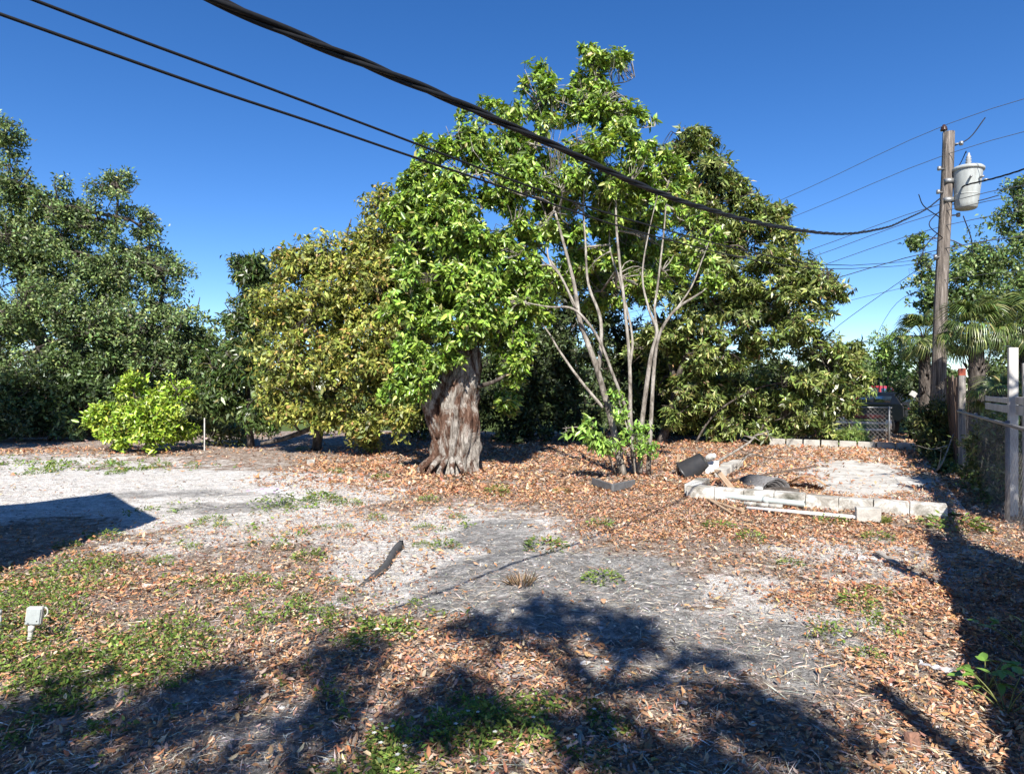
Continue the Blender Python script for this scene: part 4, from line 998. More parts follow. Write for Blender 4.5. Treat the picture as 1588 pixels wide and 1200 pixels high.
tree('neighbour_tree', 'leafy tree standing outside the left of the picture', np.array([-17, 9.6, 0]), [([(-17, 9.6, 0), (-17, 9.8, 4), (-16.6, 10, 7), (-16.4, 10, 9)], [.25, .2, .14, .04]), ([(-17, 9.8, 5), (-15.6, 10, 7), (-14, 10.2, 8.2)], [.12, .08, .02])], lob10, rg, 1500, 12, .16, .08, OAK, [1, 1, 1, .3, .1], 'bark_dark', shell=.1, thr=.3, twig=.3, simple=True)

# ------------------------------------------------------------------ palms
def frond_mesh(name, seed, L=1.15):
    rg = np.random.default_rng(seed); B = Buf()
    n = 26
    P0 = np.array([.55 * L, 0, .12 * L])
    tube(B, catmull([(0, 0, 0), (.3 * L, 0, .1 * L), P0], 4), [.014, .009], 5, False, np.array([.22, .27, .09]))
    for q in range(n):
        a_ = (q / (n - 1) - .5) * 2.9
        ln = L * (.8 - .22 * abs(a_) / 1.45) * rg.uniform(.88, 1.05)
        d = np.array([math.cos(a_), math.sin(a_), 0.0]); pts = []
        for t in np.linspace(0, 1, 5):
            p = P0 + d * ln * t * (1 - .25 * t * t) + np.array([0, 0, .08 * t - .7 * t * t * t * (1 + rg.normal(0, .12))]) * ln + np.array([-.12 * t * t * ln, 0, 0])
            pts.append(p)
        pts = np.array(pts); side = np.array([-d[1], d[0], 0.0]); wv = np.array([.4, 1, .85, .55, .05]) * .023
        fold = np.array([0, 0, 1.0])
        Vl = np.concatenate([pts + side * wv[:, None] + fold * wv[:, None] * .5, pts, pts - side * wv[:, None] + fold * wv[:, None] * .5])
        Ql = []
        for k in range(4): Ql += [(k, k + 1, 5 + k + 1, 5 + k), (5 + k, 5 + k + 1, 10 + k + 1, 10 + k)]
        cc = palette(1, rg, [(.085, .13, .035), (.16, .21, .06), (.055, .08, .028), (.3, .29, .12)], [.38, .27, .25, .1], .25)[0]
        B.add(Vl, Ql, None, np.tile(cc, (15, 1)))
    return B.mesh(name, M['leaf_glossy'])
FM = [frond_mesh('frond', 200 + q) for q in range(4)]
def palm(label, px, py, d, s, n, seed, lean=0.0):
    rg = np.random.default_rng(seed)
    c = at(px, py, d)
    r = thing('cabbage_palm', label, 'palm', (c[0], c[1], 0), 0, 'low palms behind the right fence')
    TB = Buf(); h = c[2]
    pts = [(0, 0, -.05), (.03, 0, h * .5), (0, 0, h)]
    tube(TB, catmull(pts, 10), [.17, .15, .15, .13], 12)
    for q in range(60):
        z_ = rg.uniform(.3, h); a_ = rg.random() * 6.28
        p = np.array([math.cos(a_) * .15, math.sin(a_) * .15, z_])
        tube(TB, np.array([p, p + np.array([math.cos(a_) * .1, math.sin(a_) * .1, .16])]), [.022, .008], 4)
    TB.build('trunk', M['bark_dark'], r, True)
    for q in range(n):
        o = link('frond', FM[q % 4], r, (0, 0, h - .05 - .15 * rg.random()))
        el_ = math.radians(75 - 125 * (q / n) + rg.normal(0, 8))
        o.rotation_euler = (rg.normal(0, .3), -el_, q * 2.399 + rg.normal(0, .2))
        o.scale = (s * rg.uniform(.85, 1.1),) * 3
palm('sabal palm with drooping fan fronds just right of the utility pole', 1512, 505, 13.8, .68, 36, 1)
palm('sabal palm with fan fronds half hidden left of the utility pole', 1432, 520, 17.5, .75, 36, 2)
palm('sabal palm with fan fronds at the right edge above the white post', 1592, 500, 13.6, .7, 34, 3)
palm('young low palm with yellowing fan fronds behind the white rails', 1555, 612, 11.3, .5, 18, 4)

# ------------------------------------------------------------------ block foundation
BL = [bev_mesh('concrete_block', (.398, .2, .19), .014, M['block_white'], .009, 0, 60 + q) for q in range(3)]
BG = [bev_mesh('concrete_block', (.392, .2, .22), .012, M['block_grey'], .008, 0, 70 + q) for q in range(3)]
WALLROT = math.atan2(FNRM[1], FNRM[0])
wr = thing('block_wall', 'low white-painted concrete block wall along the front of the old foundation', 'wall', (F0[0], F0[1], 0))
nb = 8
for q in range(nb):
    p = fpt(.2 + q * .403, 0)
    o = link('block', BL[q % 3], wr, (p[0] - F0[0], p[1] - F0[1], -.01 + RNG.normal(0, .008)), WALLROT + RNG.normal(0, .015))
wl = thing('block_wall', 'broken low concrete side wall behind the black pot', 'wall', (F0[0], F0[1], 0))
for q, w_ in enumerate((.32, .73)):
    p = fpt(.02, w_)
    link('block', BL[(q + 1) % 3], wl, (p[0] - F0[0], p[1] - F0[1], -.01), WALLROT + PI / 2 + RNG.normal(0, .02))
for q, w_ in enumerate((2.3, 2.72, 3.15, 3.6)):
    p = fpt(.06, w_)
    link('block', BG[q % 3], wl, (p[0] - F0[0], p[1] - F0[1], -.02 + .03 * (q == 1)), WALLROT + PI / 2 + RNG.normal(0, .05))
wbk = thing('block_wall', 'low weathered grey block wall along the back of the foundation', 'wall', (*fpt(0, FL)[:2], 0))
o0 = fpt(0, FL)
for q in range(8):
    p = fpt(-.05 + .2 + q * .43, FL)
    link('block', BG[q % 3], wbk, (p[0] - o0[0], p[1] - o0[1], 0.01), WALLROT + RNG.normal(0, .012))
gx_, gy_ = gxy(1345, 806)
tag(link('loose_block', bev_mesh('loose_block', (.27, .16, .17), .012, M['block_grey'], .008, 0, 80), None, (gx_, gy_, -.01), WALLROT + .1), 'single loose grey concrete block lying in front of the white block wall', 'block')
gx_, gy_ = gxy(483, 718)
tag(link('loose_block', bev_mesh('loose_block', (.17, .15, .11), .01, M['block_white'], .006, 0, 81), None, (gx_, gy_, gz1(gx_, gy_)), .2), 'small white block on the ground below the yellow-green tree', 'block')

# pipe and board in front of the wall
pp = thing('plastic_pipe', 'grey plastic pipe lying along the front of the white block wall', 'pipe', (0, 0, 0))
A = np.array([*gxy(1070, 771), .075]); Bp = np.array([*gxy(1247, 790), .075])
dirp = unit(Bp - A)
B = Buf(); tube(B, np.array([A, A + (Bp - A) * .5, Bp]), .042, 16, False)
tube(B, np.array([A + dirp * .001, Bp]), .034, 16, False); B.build('pipe_barrel', M['pvc'], pp, True)
B = Buf(); tube(B, np.array([A + (Bp - A) * .66, A + (Bp - A) * .71]), .048, 16, True); B.build('coupling', M['pvc'], pp, True)
B = Buf(); tube(B, np.array([Bp - dirp * .06, Bp - dirp * .02]), .035, 16, True); B.build('mouth_shade_plug', M['shade_and_screw_black'], pp, True)  # black plug added as the shade inside the open pipe end
A = np.array([*gxy(1158, 790), .03]); Bp = np.array([*gxy(1328, 805), .03])
B = Buf(); c_ = (A + Bp) / 2; rz = math.atan2(Bp[1] - A[1], Bp[0] - A[0]); box(B, c_, (np.linalg.norm(Bp - A), .07, .035), rz)
tag(B.build('white_board', M['white_paint']), 'long thin white-painted board on the leaves in front of the block wall', 'board')
B = Buf()
for q in range(3):
    p = A + (Bp - A) * (.05 + .12 * q) + [0, .05, .05]; box(B, p, (.17, .05, .045), rz + .05 * q)
tag(B.build('paint_scrap', M['block_white']), 'broken white concrete scraps on the thin white board', 'rubble')

# black pot tipped over
gx_, gy_ = gxy(1080, 742)
pot = thing('plant_pot', 'black plastic plant pot tipped over beside the block wall corner', 'pot', (gx_, gy_ + .05, .04))
B = Buf()
prof = [(0, .0), (.10, .0), (.125, .005), (.19, .34), (.205, .34), (.205, .375), (.19, .378), (.182, .34), (.118, .02), (0, .016)]
lathe(B, prof, 32); po = B.build('pot_wall', M['black_plastic'], pot, True)
Mx = Matrix.Rotation(math.radians(-25), 4, 'Z') @ Matrix.Rotation(math.radians(-128), 4, 'Y')
po.rotation_euler = Mx.to_euler(); po.location = (.15, 0, .3); po.scale = (1.15, 1.15, 1.15)
B = Buf(); lathe(B, [(.207, .345), (.215, .35), (.215, .372), (.207, .376)], 32); ri = B.build('rim', M['black_plastic'], po, True)

# white sheet standing, jar, stakes, planks, roll, cardboard, ball, log
c = at(1104, 712, 12.2)
sh = link('white_sheet', bev_mesh('white_sheet', (.27, .015, .25), .003, M['white_paint']), None, (c[0], c[1], gz1(c[0], c[1])), .15); sh.rotation_euler = (-.15, .06, .15)
tag(sh, 'small square white sheet propped upright behind the black pot', 'sheet')
c = np.array([*gxy(1098, 738), 0]); c[1] += .25
B = Buf(); lathe(B, [(0, 0), (.06, 0), (.065, .02), (.065, .13), (.045, .16), (.045, .19), (0, .19)], 16)
j = B.build('white_jar', M['white_plastic'], None, True); j.location = (c[0] + .06, c[1], .3); j.rotation_euler = (.9, .9, 0)
tag(j, 'small white plastic jar lodged behind the black pot', 'jar')
def board(name, label, A, Bp, w, t, mat, cat='plank', roll=0):
    A = np.array(A, float); Bp = np.array(Bp, float); L_ = np.linalg.norm(Bp - A)
    me = bev_mesh(name, (L_, w, t), .004, mat, .004, 0, int(RNG.integers(0, 99)), False)
    o = link(name, me, None, tuple((A + Bp) / 2))
    d = Vector(Bp - A).normalized(); q = d.to_track_quat('X', 'Z'); o.rotation_euler = (q.to_matrix() @ Matrix.Rotation(roll, 3, 'X')).to_euler()
    return tag(o, label, cat)
g1 = gxy(1050, 740); board('wood_stake', 'pale splintered wood stake standing left of the black pot', (g1[0], g1[1], 0), (g1[0] + .05, g1[1] + .1, .42), .07, .03, M['plank_tan'], 'stake', 1.3)
g1 = gxy(1058, 738); board('wood_stake', 'thin second wood stake against the splintered one by the pot', (g1[0], g1[1], 0), (g1[0] + .07, g1[1] + .1, .4), .03, .025, M['plank_tan'], 'stake', 1.2)
P1 = fpt(.62, .25, .1); P2 = fpt(.2, 1.1, .3)
board('plank', 'tan plank leaning across the inside corner of the block wall', P1, P2, .1, .025, M['plank_tan'])
P1 = fpt(.35, 1.2, .12); P2 = fpt(1.5, 3.3, .2)
board('plank', 'thin dark plank lying toward the grey roll inside the foundation', P1, P2, .05, .03, M['fence_wood'])
A = (*gxy(1105, 780), .03); Bp = (*gxy(1152, 796), .035)
board('plank', 'short pale plank on the leaves in front of the grey pipe, right piece', A, Bp, .05, .02, M['plank_tan'])
A = (*gxy(1098, 779), .05); Bp = (*gxy(1135, 799), .03)
board('plank', 'short pale plank on the leaves in front of the grey pipe, left piece', A, Bp, .04, .02, M['plank_tan'])
A = (*gxy(1358, 858), .02); Bp = (*gxy(1392, 878), .02)
board('plank', 'narrow weathered wood strip on the litter before the right fence shadow', A, Bp, .05, .02, M['grey_wood'])

# ribbed grey roll
rl = thing('felt_roll', 'crumpled ribbed grey roofing roll lying inside the foundation', 'roll', tuple(fpt(1.12, 1.0, .06)), 0)
for q in range(9):
    B = Buf(); rr = .2 - .014 * q; n_ = 22
    pts = []
    an = np.linspace(-.25, PI + .25, n_)
    y0 = .02 * q
    ring = np.stack([np.cos(an) * rr * 1.05 - .02 * q, np.full(n_, -.05 * (q % 2)), np.sin(an) * rr * .95], 1)
    ring2 = ring + np.array([-.18, .55 + .03 * (q % 3), -.02])
    V = np.vstack([ring, ring2, ring * np.array([.94, 1, .94]), ring2 * np.array([.94, 1, .94])])
    Q = []
    for k in range(n_ - 1): Q += [(k, k + 1, n_ + k + 1, n_ + k), (2 * n_ + k, 3 * n_ + k, 3 * n_ + k + 1, 2 * n_ + k + 1), (k, 2 * n_ + k, 2 * n_ + k + 1, k + 1), (n_ + k, n_ + k + 1, 3 * n_ + k + 1, 3 * n_ + k)]
    B.add(V, Q); B.build('felt_layer', M['roof_felt'], rl, True)
p = fpt(1.42, 1.35)
B = Buf(); n_ = 14
gxv, gyv = np.meshgrid(np.linspace(-.35, .35, n_), np.linspace(-.28, .28, n_))
zz = .17 - .22 * np.abs(gxv) - .1 * (gyv + .28) + .05 * np.sin(gxv * 9) + (n2(gxv.ravel() + 3, gyv.ravel(), 5, 7).reshape(n_, n_) - .5) * .05
i = (np.arange(n_ - 1)[:, None] * n_ + np.arange(n_ - 1)[None, :])
top = np.stack([gxv.ravel(), gyv.ravel(), zz.ravel()], 1); bot = top - [0, 0, .008]
Q1 = np.stack([i, i + 1, i + n_ + 1, i + n_], -1).reshape(-1, 4)
B.add(top, Q1); B.add(bot, Q1[:, ::-1])
cb = B.build('cardboard', M['cardboard'], None, True); cb.location = (p[0], p[1], .09); cb.rotation_euler = (0, 0, WALLROT)
tag(cb, 'folded orange-brown cardboard sheet right of the grey roll', 'cardboard')
p = fpt(.95, .33)
B = Buf(); lathe(B, [(.001, -.07), (.03, -.063), (.055, -.043), (.069, -.012), (.07, .012), (.058, .04), (.034, .061), (.001, .07)], 20)
o = B.build('white_ball', M['white_plastic'], None, True); o.location = (p[0], p[1], .14); o.scale = (1.15, 1, .8)
tag(o, 'squashed white ball behind the block wall below the grey roll', 'ball')
B = Buf(); P1 = fpt(1.02, .32, .12); P2 = fpt(1.5, .36, .14); tube(B, catmull([P1, (P1 + P2) / 2 + [0, 0, .01], P2], 5), [.06, .065, .055], 10)
tag(B.build('log', M['bark_dark'], None, True), 'short brown log right of the white ball behind the block wall', 'log')
# dead branches
rg = np.random.default_rng(77)
def dead_branch(label, pts, r0, nsub, seed):
    rg = np.random.default_rng(seed); B = Buf(); p = catmull(pts, 8); tube(B, p, [r0, r0 * .3], 7)
    for q in range(nsub):
        s0 = p[rg.integers(2, len(p) - 1)]; e = s0 + rg.normal(0, .22, 3) * [1, 1, .5] + [0, 0, .05]; e[2] = max(e[2], .05)
        tube(B, catmull([s0, (s0 + e) / 2 + rg.normal(0, .04, 3), e], 3), [r0 * .5, r0 * .15], 5)
    tag(B.build('dead_branch', M['bark_pale'], None, True), label, 'branch')
dead_branch('dead grey branch arching over the left end of the far block wall', [fpt(-.3, 3.6, .15), fpt(.1, 4.8, .45), fpt(.1, 6.2, .55), fpt(.3, 7.8, .35)], .03, 7, 1)
dead_branch('dead grey branch propped over the broken side wall', [fpt(.2, 2.9, .1), fpt(.35, 3.4, .35), fpt(.6, 4.4, .2), fpt(1.0, 5.6, .1)], .022, 6, 2)
dead_branch('bare stick leaning out of the dark weeds below the plank fence', [np.array([*gxy(1448, 736), .03]), np.array([8.0, 12.0, .25]), np.array([8.55, 12.5, .75])], .022, 2, 3)

# dark angled edging by the pale tree
er = thing('garden_edging', 'dark grey angled plastic edging in front of the pale-stemmed tree', 'edging', (*gxy(950, 762), 0.0))
k0 = np.array(gxy(950, 763)); k1 = np.array(gxy(918, 752)); k2 = np.array(gxy(984, 755))
for e in (k1, k2):
    mid = (k0 + e) / 2 - k0; L_ = np.linalg.norm(e - k0); rz = math.atan2(*(e - k0)[::-1])
    o = link('edging_board', bev_mesh('edging_board', (L_, .035, .12), .006, M['slate_plastic']), er, (mid[0], mid[1], 0), rz)
# black rubber strip sticking out of the sand
k0 = np.array([*gxy(558, 912), 0]); k1 = np.array([*gxy(627, 851), 0])
B = Buf(); n_ = 14; V = []
for t in np.linspace(0, 1, n_):
    c = k0 + (k1 - k0) * t; h = .008 + .085 * math.sin(PI * min(1, t * .55 + .12)) * t ** .5
    c[0] += .03 * math.sin(t * 5); z0 = gz1(c[0], c[1])
    V += [(c[0], c[1], z0 - .02), (c[0] - .02, c[1] + .03, z0 + h), (c[0] + .012, c[1] + .045, z0 + h), (c[0] + .03, c[1] + .02, z0 - .02)]
Q = []
for k in range(n_ - 1):
    for j in range(4): Q.append((4 * k + j, 4 * k + (j + 1) % 4, 4 * k + 4 + (j + 1) % 4, 4 * k + 4 + j))
B.add(np.array(V), Q + [(0, 3, 2, 1), (4 * n_ - 4, 4 * n_ - 3, 4 * n_ - 2, 4 * n_ - 1)])
tag(B.build('rubber_strip', M['rubber'], None, True), 'black rubber strip edge poking out of the sand', 'strip')

# white electrical box on its stub
gx_, gy_ = gxy(46, 1000)
ob = thing('outlet_box', 'white electrical box tilted on a short pipe in the left weeds', 'electrical box', (gx_, gy_, gz1(gx_, gy_)), -.5)
ob.rotation_euler = (-.05, .1, .3); ob.scale = (.76, .76, .88)
B = Buf(); tube(B, np.array([(0, 0, -.03), (0, 0, .16)]), .019, 14); tube(B, np.array([(0, 0, .1), (0, 0, .14)]), .024, 14); B.build('conduit', M['white_plastic'], ob, True)
o = link('box_body', bev_mesh('box_body', (.115, .06, .125), .006, M['white_plastic']), ob, (.012, 0, .15))
o2 = link('cover_plate', bev_mesh('cover_plate', (.1, .008, .11), .003, M['grey_cover']), o, (.0, -.034, .008))
for sx in (-1, 1):
    B = Buf(); tube(B, np.array([(sx * .042, -.037, .03), (sx * .042, -.0405, .03)]), .005, 8); B.build('screw', M['shade_and_screw_black'], o2)
B = Buf(); an = np.linspace(-1.4, 1.4, 12); tube(B, np.stack([.058 + .03 * np.cos(an), np.full(12, .01), .085 + .035 * np.sin(an)], 1), .006, 6); B.build('cable_loop', M['white_plastic'], o)
gx_, gy_ = gxy(-3, 982)
ob = thing('pipe_stub', 'short white pipe stub at the left edge near the electrical box', 'pipe', (gx_, gy_, gz1(gx_, gy_)))
B = Buf(); tube(B, np.array([(0, 0, -.03), (-.01, 0, .15)]), .028, 14); B.build('stub', M['white_paint'], ob, True)
B = Buf(); tube(B, np.array([(-.01, 0, .13), (-.011, 0, .16)]), .034, 14); B.build('cap', M['white_plastic'], ob, True)

# broken brick, film scraps
gx_, gy_ = gxy(1416, 1150)
o = link('broken_brick', bev_mesh('broken_brick', (.065, .04, .085), .006, M['brick'], .006, 0, 5), None, (gx_, gy_, gz1(gx_, gy_) - .015), .25); o.rotation_euler = (-.35, .2, .35)
tag(o, 'small broken red-brown brick stub poking from the litter beside the post shadow', 'brick')
def film(px, py, w, h, label, seed):
    rg = np.random.default_rng(seed); n_ = 12
    gxv, gyv = np.meshgrid(np.linspace(-w / 2, w / 2, n_), np.linspace(-h / 2, h / 2, n_))
    zz = .012 + (vnoise(np.stack([gxv.ravel() * 35, gyv.ravel() * 35, gxv.ravel() * 0 + seed], 1), seed)) * .04
    i = (np.arange(n_ - 1)[:, None] * n_ + np.arange(n_ - 1)[None, :]); B = Buf()
    B.add(np.stack([gxv.ravel() + rg.normal(0, .004, n_ * n_), gyv.ravel() + rg.normal(0, .004, n_ * n_), zz], 1), np.stack([i, i + 1, i + n_ + 1, i + n_], -1).reshape(-1, 4))
    g = gxy(px, py); o = B.build('plastic_wrapper', M['film'], None, True); o.location = (g[0], g[1], gz1(*g) + .012); o.rotation_euler = (0, 0, -.7)
    tag(o, label, 'wrapper')
film(1345, 868, .24, .06, 'crumpled clear plastic wrapper beside the weathered wood strip', 3)
film(1450, 1035, .16, .06, 'crumpled clear plastic wrapper near the broad-leaved seedlings', 4)

# shells and paper scraps
SH = []
for q in range(4):
    rg = np.random.default_rng(300 + q); n_ = 11; a_ = np.linspace(0, 2 * PI, n_, endpoint=False)
    r_ = (1 + rg.normal(0, .16, n_)); B = Buf()
    outer = np.stack([np.cos(a_) * r_, np.sin(a_) * r_ * .75, rg.normal(0, .05, n_)], 1); inner = outer * [.6, .6, 1] + [0, 0, .22 if q % 2 else -.02]; under = outer * [.95, .95, 1] - [0, 0, .12]
    V = np.vstack([outer, inner, [[0, 0, .3 if q % 2 else -.03]], under])
    T = []; Q = []
    for k in range(n_):
        k2 = (k + 1) % n_; Q.append((k, k2, n_ + k2, n_ + k)); T.append((n_ + k, n_ + k2, 2 * n_)); Q.append((k2, k, 2 * n_ + 1 + k, 2 * n_ + 1 + k2))
    B.add(V, Q, T); SH.append(B.mesh('shell', M['shell'], True))
SHELLS = [(828, 1004, .03), (911, 990, .026), (907, 1022, .03), (940, 1018, .024), (945, 1030, .022), (1016, 1053, .014), (75, 1142, .022), (110, 1145, .016), (80, 1170, .02), (50, 1192, .022), (197, 1172, .02), (1061, 1082, .022), (1126, 1172, .02), (1195, 1082, .028),
                                 (1215, 957, .02), (1240, 1118, .018), (1167, 1115, .026), (870, 1160, .025), (1378, 1135, .032), (1282, 1152, .022), (1250, 1190, .018), (945, 867, .024), (1100, 935, .03), (300, 1175, .02), (378, 1050, .022), (1290, 1100, .018)]
shell_lab = place_labels([q[:2] for q in SHELLS], 'white shell fragment')
for q, (px, py, s) in enumerate(SHELLS):
    g = gxy(px, py)
    o = link('shell', SH[q % 4], None, (g[0], g[1], gz1(*g) + .012), q * 1.7); o.scale = (s, s, s); o.rotation_euler = (RNG.normal(0, .15), RNG.normal(0, .15), q * 1.7)
    tag(o, shell_lab[q], 'shell', 'white shell fragments on the soil')

# larger single leaves near the viewer, parts of the ground
lm = []
for q in range(8):
    rg = np.random.default_rng(400 + q); B = Buf(); xs = np.linspace(0, 1, 6); V = []
    bend = rg.uniform(-.35, .5); fo = rg.uniform(.1, .6); tw = rg.normal(0, .5)
    for t in xs:
        w_ = .24 * math.sin(PI * min(1, t * .92 + .06)) ** .8
        zc = bend * (t - .5) ** 2 * 1.2
        for s in (-1, 0, 1): V.append((t - .5, s * w_, zc + abs(s) * w_ * fo + s * w_ * tw * (t - .5)))
    Q = []
    for k in range(5): Q += [(3 * k, 3 * k + 3, 3 * k + 4, 3 * k + 1), (3 * k + 1, 3 * k + 4, 3 * k + 5, 3 * k + 2)]
    V = np.array(V); V[:, 2] -= V[:, 2].min()
    B.add(V, Q, None, np.tile(palette(1, rg, LIT, LITW, .12)[0], (len(V), 1))); lm.append(B.mesh('leaf', M['leaf_dry'], True))
rg = np.random.default_rng(6); cnt = 0
while cnt < 290:
    yy = 2.75 + 2.2 * rg.random() ** 1.5; xx = (rg.random() * 2 - 1) * .78 * yy
    if rg.random() > litter_density(np.array([xx]), np.array([yy]))[0] * 1.6 + .04: continue
    o = link('leaf', lm[int(rg.integers(0, 8))], ground, (xx, yy, gz1(xx, yy) + .016)); s = rg.lognormal(-2.95, .25)
    o.scale = (s, s, s); o.rotation_euler = (rg.normal(0, .2), rg.normal(0, .2), rg.random() * 6.28); cnt += 1

# ------------------------------------------------------------------ right-hand fences
W0 = np.array([6.4, 8.25])                                   # the tall white post
FROT = math.atan2(FDIR[1], FDIR[0])
def fl(s, off=0.0, z=0.0):
    return np.array([W0[0] + FDIR[0] * s + FNRM[0] * off, W0[1] + FDIR[1] * s + FNRM[1] * off, z])
vf = thing('rail_fence', 'white post and rail fence panel at the right edge with tall square post', 'fence', (W0[0], W0[1], 0))
def rel(p): return tuple(np.array(p) - np.array([W0[0], W0[1], 0]))
pm = bev_mesh('post', (.1, .1, 2.15), .006, M['shade_greyed_white'])
for s in (0, -3.4):
    link('post', pm, vf, rel(fl(s)), FROT)
link('post', bev_mesh('post', (.09, .09, 1.95), .006, M['shade_greyed_white']), vf, rel(fl(-.02, .14)), FROT)
for z_, h in ((1.43, .075), (1.3, .1)):
    link('rail', bev_mesh('rail', (2.3, .035, h), .004, M['shade_greyed_white']), vf, rel(fl(1.22, .03, z_)), FROT)
    link('rail', bev_mesh('rail', (3.25, .035, h + .02), .004, M['shade_greyed_white']), vf, rel(fl(-1.7, .03, z_)), FROT)
pv = thing('board_fence', 'tall solid board fence beside the viewer on the right', 'fence', tuple(fl(-3.55)[:2]) + (0,))
o0 = fl(-3.55)
bm_ = [bev_mesh('board', (.14, .022, 1.85 + .03 * q), .003, M['grey_wood']) for q in range(3)]
for q in range(42):
    p = fl(-3.65 - q * .146, 0, .03) - o0
    link('board', bm_[q % 3], pv, tuple(p), FROT + RNG.normal(0, .015))
for s, h in ((-5.75, 2.45), (-8.9, 2.65)):
    link('post', bev_mesh('post', (.1, .1, h), .006, M['grey_wood']), pv, tuple(fl(s, -.07) - o0), FROT)

def chainlink(name, label, A, Bp, h, post_s, rail_mat='galvanised', cell=.065, wr=.0012, sag=0.0):
    A = np.array(A, float); Bp = np.array(Bp, float); L_ = np.linalg.norm(Bp - A); d = (Bp - A) / L_
    r = thing(name, label, 'fence', (A[0], A[1], 0))
    B = Buf()
    def pt(s, z, off=0): return np.array([d[0] * s - d[1] * off, d[1] * s + d[0] * off, z])
    for fam in (1, -1):
        s0 = -h if fam == 1 else 0
        s = s0
        while s < L_ + (h if fam == -1 else 0):
            a_s, a_z = s, .04; b_s, b_z = s + fam * (h - .04), h
            if fam == 1:
                if a_s < 0: a_z += -a_s; a_s = 0
                if b_s > L_: b_z -= (b_s - L_); b_s = L_
            else:
                if a_s > L_: a_z += a_s - L_; a_s = L_
                if b_s < 0: b_z -= -b_s; b_s = 0
            if b_z - a_z > .03:
                n_ = max(2, int((b_z - a_z) / (cell * .5)))
                t = np.linspace(0, 1, min(n_, 3))
                path = np.array([pt(a_s + (b_s - a_s) * q, a_z + (b_z - a_z) * q, .003 * fam) for q in t])
                tube(B, path, wr, 3, False)
            s += cell * 1.41
    B.build('wire_mesh', M['wire_mesh'], r)['kind'] = 'stuff'
    B = Buf(); tube(B, np.array([pt(0, h), pt(L_ / 2, h - sag), pt(L_, h)]), .022, 10); B.build('top_rail', M[rail_mat], r, True)
    for s in post_s:
        B = Buf(); tube(B, np.array([pt(s, -.1, -.03), pt(s, h + .04, -.03)]), .026, 10); B.build('post', M[rail_mat], r, True)
    return r
chainlink('chain_link_fence', 'chain-link fence with dark top rail along the right side of the yard', fl(-3.4, -.16)[:2], fl(4.3, -.16)[:2], 1.2, (.1, 2.9, 5.6, 7.6), 'dark_rail')
chainlink('chain_link_fence', 'short chain-link fence behind the far block wall, in front of the red car', (8.3, 20.6), (10.95, 18.6), 1.05, (.02, 3.25), 'galvanised', .085, .0055)
chainlink('chain_link_fence', 'shaded chain-link fence across the back behind the tree trunks', (-2.2, 23.2), (8.0, 20.9), 1.1, (.05, 3.4, 6.8, 10.3), 'galvanised', .09, .003)

# brown plank fence with an orange-topped post
pf = thing('plank_fence', 'old dark brown plank fence with an orange-topped grey post', 'fence', tuple(fl(4.65)[:2]) + (0,))
o0 = fl(4.65)
pm = [bev_mesh('plank', (.135, .022, 1.8 + .05 * q), .003, M['fence_wood'], .003, 0, q) for q in range(3)]
for q in range(20):
    o = link('plank', pm[q % 3], pf, tuple(fl(4.85 + q * .15, RNG.normal(0, .012)) - o0), FROT + RNG.normal(0, .03)); o.rotation_euler[0] = RNG.normal(0, .025); o.rotation_euler[1] = RNG.normal(0, .02)
for z_ in (.4, 1.5): link('back_rail', bev_mesh('back_rail', (3.1, .04, .08), .003, M['fence_wood']), pf, tuple(fl(6.2, .05, z_) - o0), FROT)
po = link('post', bev_mesh('post', (.105, .105, 2.0), .006, M['grey_wood'], .004), pf, tuple(fl(4.6, -.06) - o0), FROT + .1); po.rotation_euler[1] = .015
link('painted_tip', bev_mesh('painted_tip', (.109, .109, .14), .006, M['orange_paint']), po, (0, 0, 1.864))
link('thin_post', bev_mesh('thin_post', (.05, .05, 1.85), .004, M['fence_wood']), pf, tuple(fl(4.78, -.1) - o0), FROT)
# wire loop on the chain-link near the white post
B = Buf(); tube(B, catmull([fl(0, .02, 2.14), fl(.35, 0, 2.19), fl(.7, 0, 2.21)], 5), .005, 5)
tag(B.build('loose_wire', M['galvanised']), 'thin pale wire bending away from the tall white post top', 'wire')

# left wooden fence in the oak's shade
lf = thing('back_fence', 'weathered dark wooden fence in the shade under the oak at left', 'fence', (-19.5, 20.9, 0))
pm = bev_mesh('plank', (.19, .025, 1.75), .003, M['fence_wood'])
for q in range(34):
    link('plank', pm, lf, (q * .2, RNG.normal(0, .01) + q * .01, 0), RNG.normal(0, .02))
g1 = gxy(318, 699)
board('stake', 'thin white stake standing right of the bright bush', (g1[0], g1[1] , 0), (g1[0], g1[1], .85), .03, .03, M['shade_greyed_white'], 'stake')

# ------------------------------------------------------------------ utility pole, transformer and wires
PB = at(1449, 703, 15.5); PB[2] = 0
PT = at(1470, 206, 15.5)
up = thing('utility_pole', 'tall weathered wooden utility pole with grey transformer behind the right fence', 'utility pole', tuple(PB))
PTl = PT - PB
B = Buf(); n_ = 26
path = np.array([PTl * t + np.array([.015 * math.sin(t * 9), 0, 0]) for t in np.linspace(-.02, 1, n_)])
tube(B, path, [.175, .16, .14, .13, .125], 18); B.build('shaft', M['pole_wood'], up, True)
def pol(z): return PTl * (z / PTl[2])
